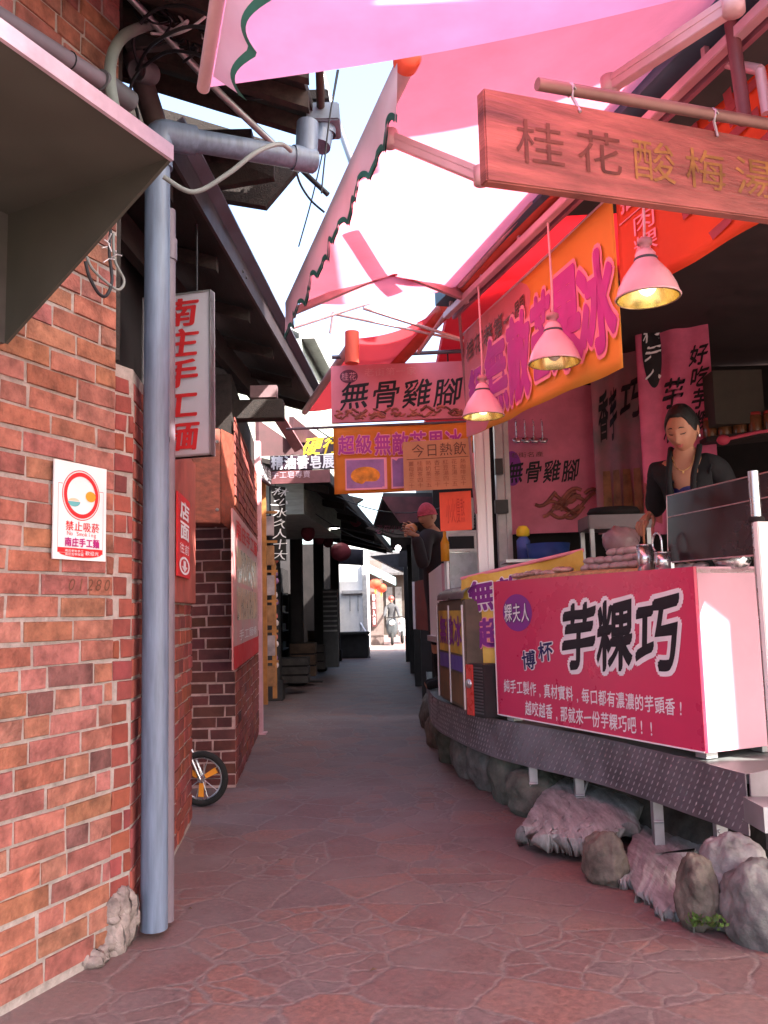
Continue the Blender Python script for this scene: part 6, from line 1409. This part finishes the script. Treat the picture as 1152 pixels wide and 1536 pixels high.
# --- rider far away
xr = X(588, 950, 33); r3 = thing('person', 'far figure in dark clothes sitting on the dark scooter', 'person', V((xr, 33.3, .86)))
J = {'pel': V((xr, 33.4, .95)), 'waist': V((xr, 33.4, 1.1)), 'chest': V((xr, 33.35, 1.32)), 'neckb': V((xr, 33.32, 1.47)), 'headb': V((xr, 33.3, 1.58)), 'sL': V((xr-.19, 33.33, 1.40)), 'eL': V((xr-.26, 33.1, 1.18)), 'wL': V((xr-.27, 32.72, 1.06)), 'sR': V((xr+.19, 33.33, 1.40)), 'eR': V((xr+.26, 33.1, 1.18)), 'wR': V((xr+.27, 32.72, 1.06)), 'kL': V((xr-.16, 32.98, .80)), 'aL': V((xr-.14, 33.0, .42)), 'kR': V((xr+.16, 32.98, .80)), 'aR': V((xr+.14, 33.0, .42))}
E3_ = [('pel', 'waist'), ('waist', 'chest'), ('chest', 'neckb'), ('neckb', 'headb'), ('neckb', 'sL'), ('sL', 'eL'), ('eL', 'wL'), ('neckb', 'sR'), ('sR', 'eR'), ('eR', 'wR'), ('pel', 'kL'), ('kL', 'aL'), ('pel', 'kR'), ('kR', 'aR')]
R3 = {'pel': .15, 'waist': .14, 'chest': .15, 'neckb': .08, 'headb': .05, 'sL': .08, 'eL': .06, 'wL': .04, 'sR': .08, 'eR': .06, 'wR': .04, 'kL': .085, 'aL': .06, 'kR': .085, 'aR': .06}
mb = MB(); mb.mesh(*skin(J, E3_, R3, 'pel')); mb.build('body', mat('rider_dark', (.05, .05, .055), .8), r3)
mb = MB(); a_, b_, c_ = head(mb, V((xr, 33.28, 1.68)), V((0, -1, -.05)), V((0, 0, 1))); mb.build('head', M_skin, r3)
MB().ellipsoid(V((xr, 33.3, 1.73)), (.12, .14, .11)).build('helmet', flat('helmet', (.30, .06, .05), .35), r3)

# ================================================================== small stall clutter
def jar(name, label, q, r, h, m, mc, group=None, cat='jar'):
    t = thing(name, label, cat, q, group); MB().lathe(q, [(0, 0), (r, 0), (r*1.02, h*.1), (r, h*.8), (r*.8, h*.9), (0, h*.9)], 22).build('glass', m, t); MB().lathe(q+V((0, 0, h*.88)), [(r*.86, 0), (r*.86, h*.14), (0, h*.15)], 22).build('lid', mc, t)
M_jar = mat('jar_brown', (.16, .07, .03), .2, var=.3, spec=.6); M_lid = flat('lid_red', (.35, .04, .04), .4)
a = at(1060, 655, 6.3); b = at(1190, 640, 6.0)
for k in range(5): jar('jar', 'brown lidded jar on the dim back shelf of the stall', a.lerp(b, .12+k*.18)+V((0, .12, .002)), .05, .15, M_jar, M_lid, 'jars on the back shelf')
q = at(693, 838, 7.15)
t = thing('display_case', 'small aluminium and glass display case beside the stall post', 'display case', V((q.x, q.y, DZ)))
zt = at(693, 800, 7.15).z; zb = q.z; w2, d2_ = .13, .14
mb = MB()
for sx in (-1, 1):
    for sy in (-1, 1): mb.box(V((q.x+sx*w2, q.y+sy*d2_, (zt+DZ)/2)), (.02, .02, zt-DZ))
for zz_ in (zt, zb+.06, DZ+.3): mb.box(V((q.x, q.y-d2_, zz_)), (2*w2+.02, .022, .022)).box(V((q.x, q.y+d2_, zz_)), (2*w2+.02, .022, .022))
mb.build('frame', M_alu, t); MB().box(V((q.x, q.y, zb+.05)), (2*w2-.03, 2*d2_-.03, .015)).box(V((q.x, q.y, DZ+.31)), (2*w2-.03, 2*d2_-.03, .015)).build('shelves', M_steel, t)
MB().box(V((q.x, q.y-d2_-.004, (zb+.06+DZ+.3)/2)), (2*w2-.03, .006, zb-DZ-.28)).build('panel', mat('case_panel', (.50, .56, .60), .25, spec=.6), t)
q2 = at(668, 838, 7.0); solo(MB().lathe(q2-V((0, 0, .02)), [(0, 0), (.035, 0), (.035, .15), (.014, .2), (.014, .24), (0, .24)], 18).build('tea_bottle', flat('tea_orange', (.75, .32, .03), .25)), 'tall orange drink bottle standing left of the display case', 'bottle')
q2 = at(704, 770, 6.75); t = thing('cup_stack', 'stack of pale plastic cups hanging by the stall post', 'cups', q2-V((0, 0, .12)))
MB().lathe(q2-V((0, 0, .12)), [(0, 0), (.03, 0)]+[(.030+.004*(k % 2)+.0006*k, .012*k) for k in range(1, 20)]+[(.03, .24), (0, .24)], 18).build('cups', mat('cups_white', (.62, .55, .58), .3), t)
# ladles hanging in the back of the stall
for k in range(4):
    q = at(775+k*13, 660, 7.35); t = thing('hanging_ladle', 'steel ladle hanging among others on the pink back wall', 'ladle', q, 'ladles on the back wall')
    MB().tube([q+V((0, 0, .16)), q], .006, 8).tube([q+V((0, 0, .16)), q+V((0, .04, .19))], .005, 8).build('handle', M_steel, t); MB().lathe(q-V((0, .02, .03)), [(0, 0), (.03, .008), (.042, .035), (.039, .035), (.028, .011), (0, .004)], 16, axis=V((0, -.5, .8))).build('bowl', M_steel, t)
q = on_top(1100, .30); solo(MB().lathe(V((q.x, q.y, ZT)), [(0, 0), (.07, 0), (.1, .06), (.097, .06), (.068, .006), (0, .005)], 24).build('steel_bowl', M_steel), 'steel mixing bowl half hidden behind the smoked guard', 'bowl')
q = at(905, 800, 5.9); t = thing('stock_pot', 'dented aluminium stock pot on the floor behind the counter', 'pot', V((q.x, q.y, DZ)))
MB().lathe(V((q.x, q.y, DZ)), [(0, 0), (.2, 0), (.2, .72), (.21, .73), (.195, .73), (.195, .02), (0, .02)], 30).build('pot_body', M_zinc, t); MB().lathe(V((q.x, q.y, DZ+.735)), [(.21, 0), (.2, .015), (.05, .05), (0, .055)], 30).build('pot_lid', M_zinc, t)
# fallen leaves and litter on the path
M_litter = mat('dry_leaf', (.10, .055, .03), .8, var=.5, scale=20)
for i, (px, py) in enumerate(((285, 1363), (610, 1370), (700, 1172), (735, 1230), (420, 1290), (960, 1345), (880, 1395), (560, 1455), (330, 1250), (500, 1180), (690, 1330), (985, 1365))):
    q = gz(px, py, .004); a = random.uniform(0, 6); u = V((math.cos(a), math.sin(a), .1)); vv = V((-math.sin(a), math.cos(a), .15)); s = random.uniform(.008, .02)
    solo(MB().add([q-u*s, q-vv*s*.4+V((0, 0, .004)), q+u*s, q+vv*s*.4+V((0, 0, .005)), q+V((0, 0, .002))], [(0, 1, 4), (1, 2, 4), (2, 3, 4), (3, 0, 4)]).build('dry_leaf', M_litter), 'tiny dry brown leaf lying on the flagstones', 'leaf', 'dry leaves scattered on the path')

# ---------------------------------------------- clutter at the far end of the alley
def dslab(nm, label, cat, pts, d, m, th=.3, group=None): return solo(MB().slab([at(x, y, d) for x, y in pts], V((0, th, 0))).build(nm, m), label, cat, group)
dslab('shop_banner', 'dark hanging shop board at the end of the left arcade', 'banner', ((506, 822), (545, 824), (545, 848), (506, 846)), 23.2, mat('board_dusk', (.05, .05, .075), .7, var=.2), .1)
dslab('lane_canopy', 'dark low canopy crossing the lane above the far lanterns', 'canopy', ((556, 834), (640, 826), (640, 858), (604, 857), (592, 852)), 25.5, mat('canopy_dusk', (.05, .042, .045), .8, var=.3), .8)
dslab('lane_canopy', 'brown canopy edge above the bright slot on the right of the lane', 'canopy', ((548, 792), (640, 772), (640, 806), (590, 806), (575, 800)), 15.5, mat('canopy_brown', (.055, .04, .038), .8, var=.3), .5)
dslab('roof_flap', 'dim slanting roof flap under the orange banner', 'roof', ((490, 735), (545, 748), (524, 762), (505, 752)), 14.5, M_tarp, .2)
for i, (px, d, w3, h3) in enumerate(((440, 14.2, .5, .42), (455, 15.6, .45, .6), (468, 17.4, .5, .5), (478, 21.0, .5, .7))):
    q = V((X(px, 960, d), d, .165)); t = thing('crate', ('low dark crate on the raised pavement nearest the rack', 'taller brown crate behind the low dark crate', 'third dark crate before the slatted cabinet', 'far brown crate deep in the left arcade')[i], 'crate', q, 'crates along the left arcade')
    m = (mat('crate_dark', (.06, .05, .045), .8, var=.3), mat('crate_brown', (.10, .06, .04), .8, var=.3))[i % 2]
    for zz_ in range(3): MB().box(q+V((0, 0, h3*(zz_+.5)/3)), (w3, .4, h3/3-.03)).build('board', m, t)
    MB().box(q+V((0, 0, h3/2)), (w3-.04, .36, h3-.02)).build('inner_box', M_dark, t)
for i, (px, py, d) in enumerate(((462, 800, 13.5), (478, 806, 15.5), (492, 812, 17.5), (534, 780, 16))):
    q = at(px, py, d); t = thing('paper_lantern', ('dull red paper lantern nearest the brush signboard', 'second dull lantern along the dark arcade', 'third dull lantern along the dark arcade', 'small dim lantern under the arcade roof edge')[i], 'lantern', q, 'dull lanterns along the arcade')
    MB().ellipsoid(q, (.11, .11, .13), None, 16, 12).build('shade', mat('dull_red', (.18, .03, .045), .7), t); MB().tube([q+V((0, 0, .12)), q+V((0, 0, .4))], .006, 6).build('cord', M_cable, t)
for i in range(6):
    y = 12.3+i*2.0; q = V((-2.55, y, .16)); t = thing('goods_shelf', 'dim shelf of goods along the back of the arcade', 'shelf', q, 'shelves in the left arcade')
    for k in range(4): MB().box(q+V((0, 0, .3+k*.42)), (.4, 1.2, .03)).build('board', M_col, t)
    for sy in (-.58, .58): MB().box(q+V((0, sy, .8)), (.4, .03, 1.6)).build('upright', M_col, t)
    mb = MB()
    for k in range(3):
        for j in range(6): mb.box(q+V((.05, -.5+j*.19, .39+k*.42)), (.2, .12, .14), tint=(random.uniform(.3, 1.6), random.uniform(.3, 1.2), random.uniform(.3, 1.2)))
    mb.build('packets', mat('packets', (.14, .11, .10), .6, attr=True), t)
for i, (a, b) in enumerate((((430, 740, 11.5), (600, 822, 17)), ((505, 745, 12), (700, 752, 9.8)), ((470, 640, 9), (705, 700, 7)), ((520, 760, 13), (640, 800, 12)))):
    p, q = at(*a), at(*b); cond('cable', ('sagging wire from the arcade to the far canopies', 'wire strung under the orange banner', 'thin wire crossing behind the two signs', 'low wire over the lane')[i], [p.lerp(q, k/8)-V((0, 0, .18*math.sin(math.pi*k/8))) for k in range(9)], .007, M_cable, 'cable', 'wires across the alley', 6)
bpy.data.objects.remove(_to)
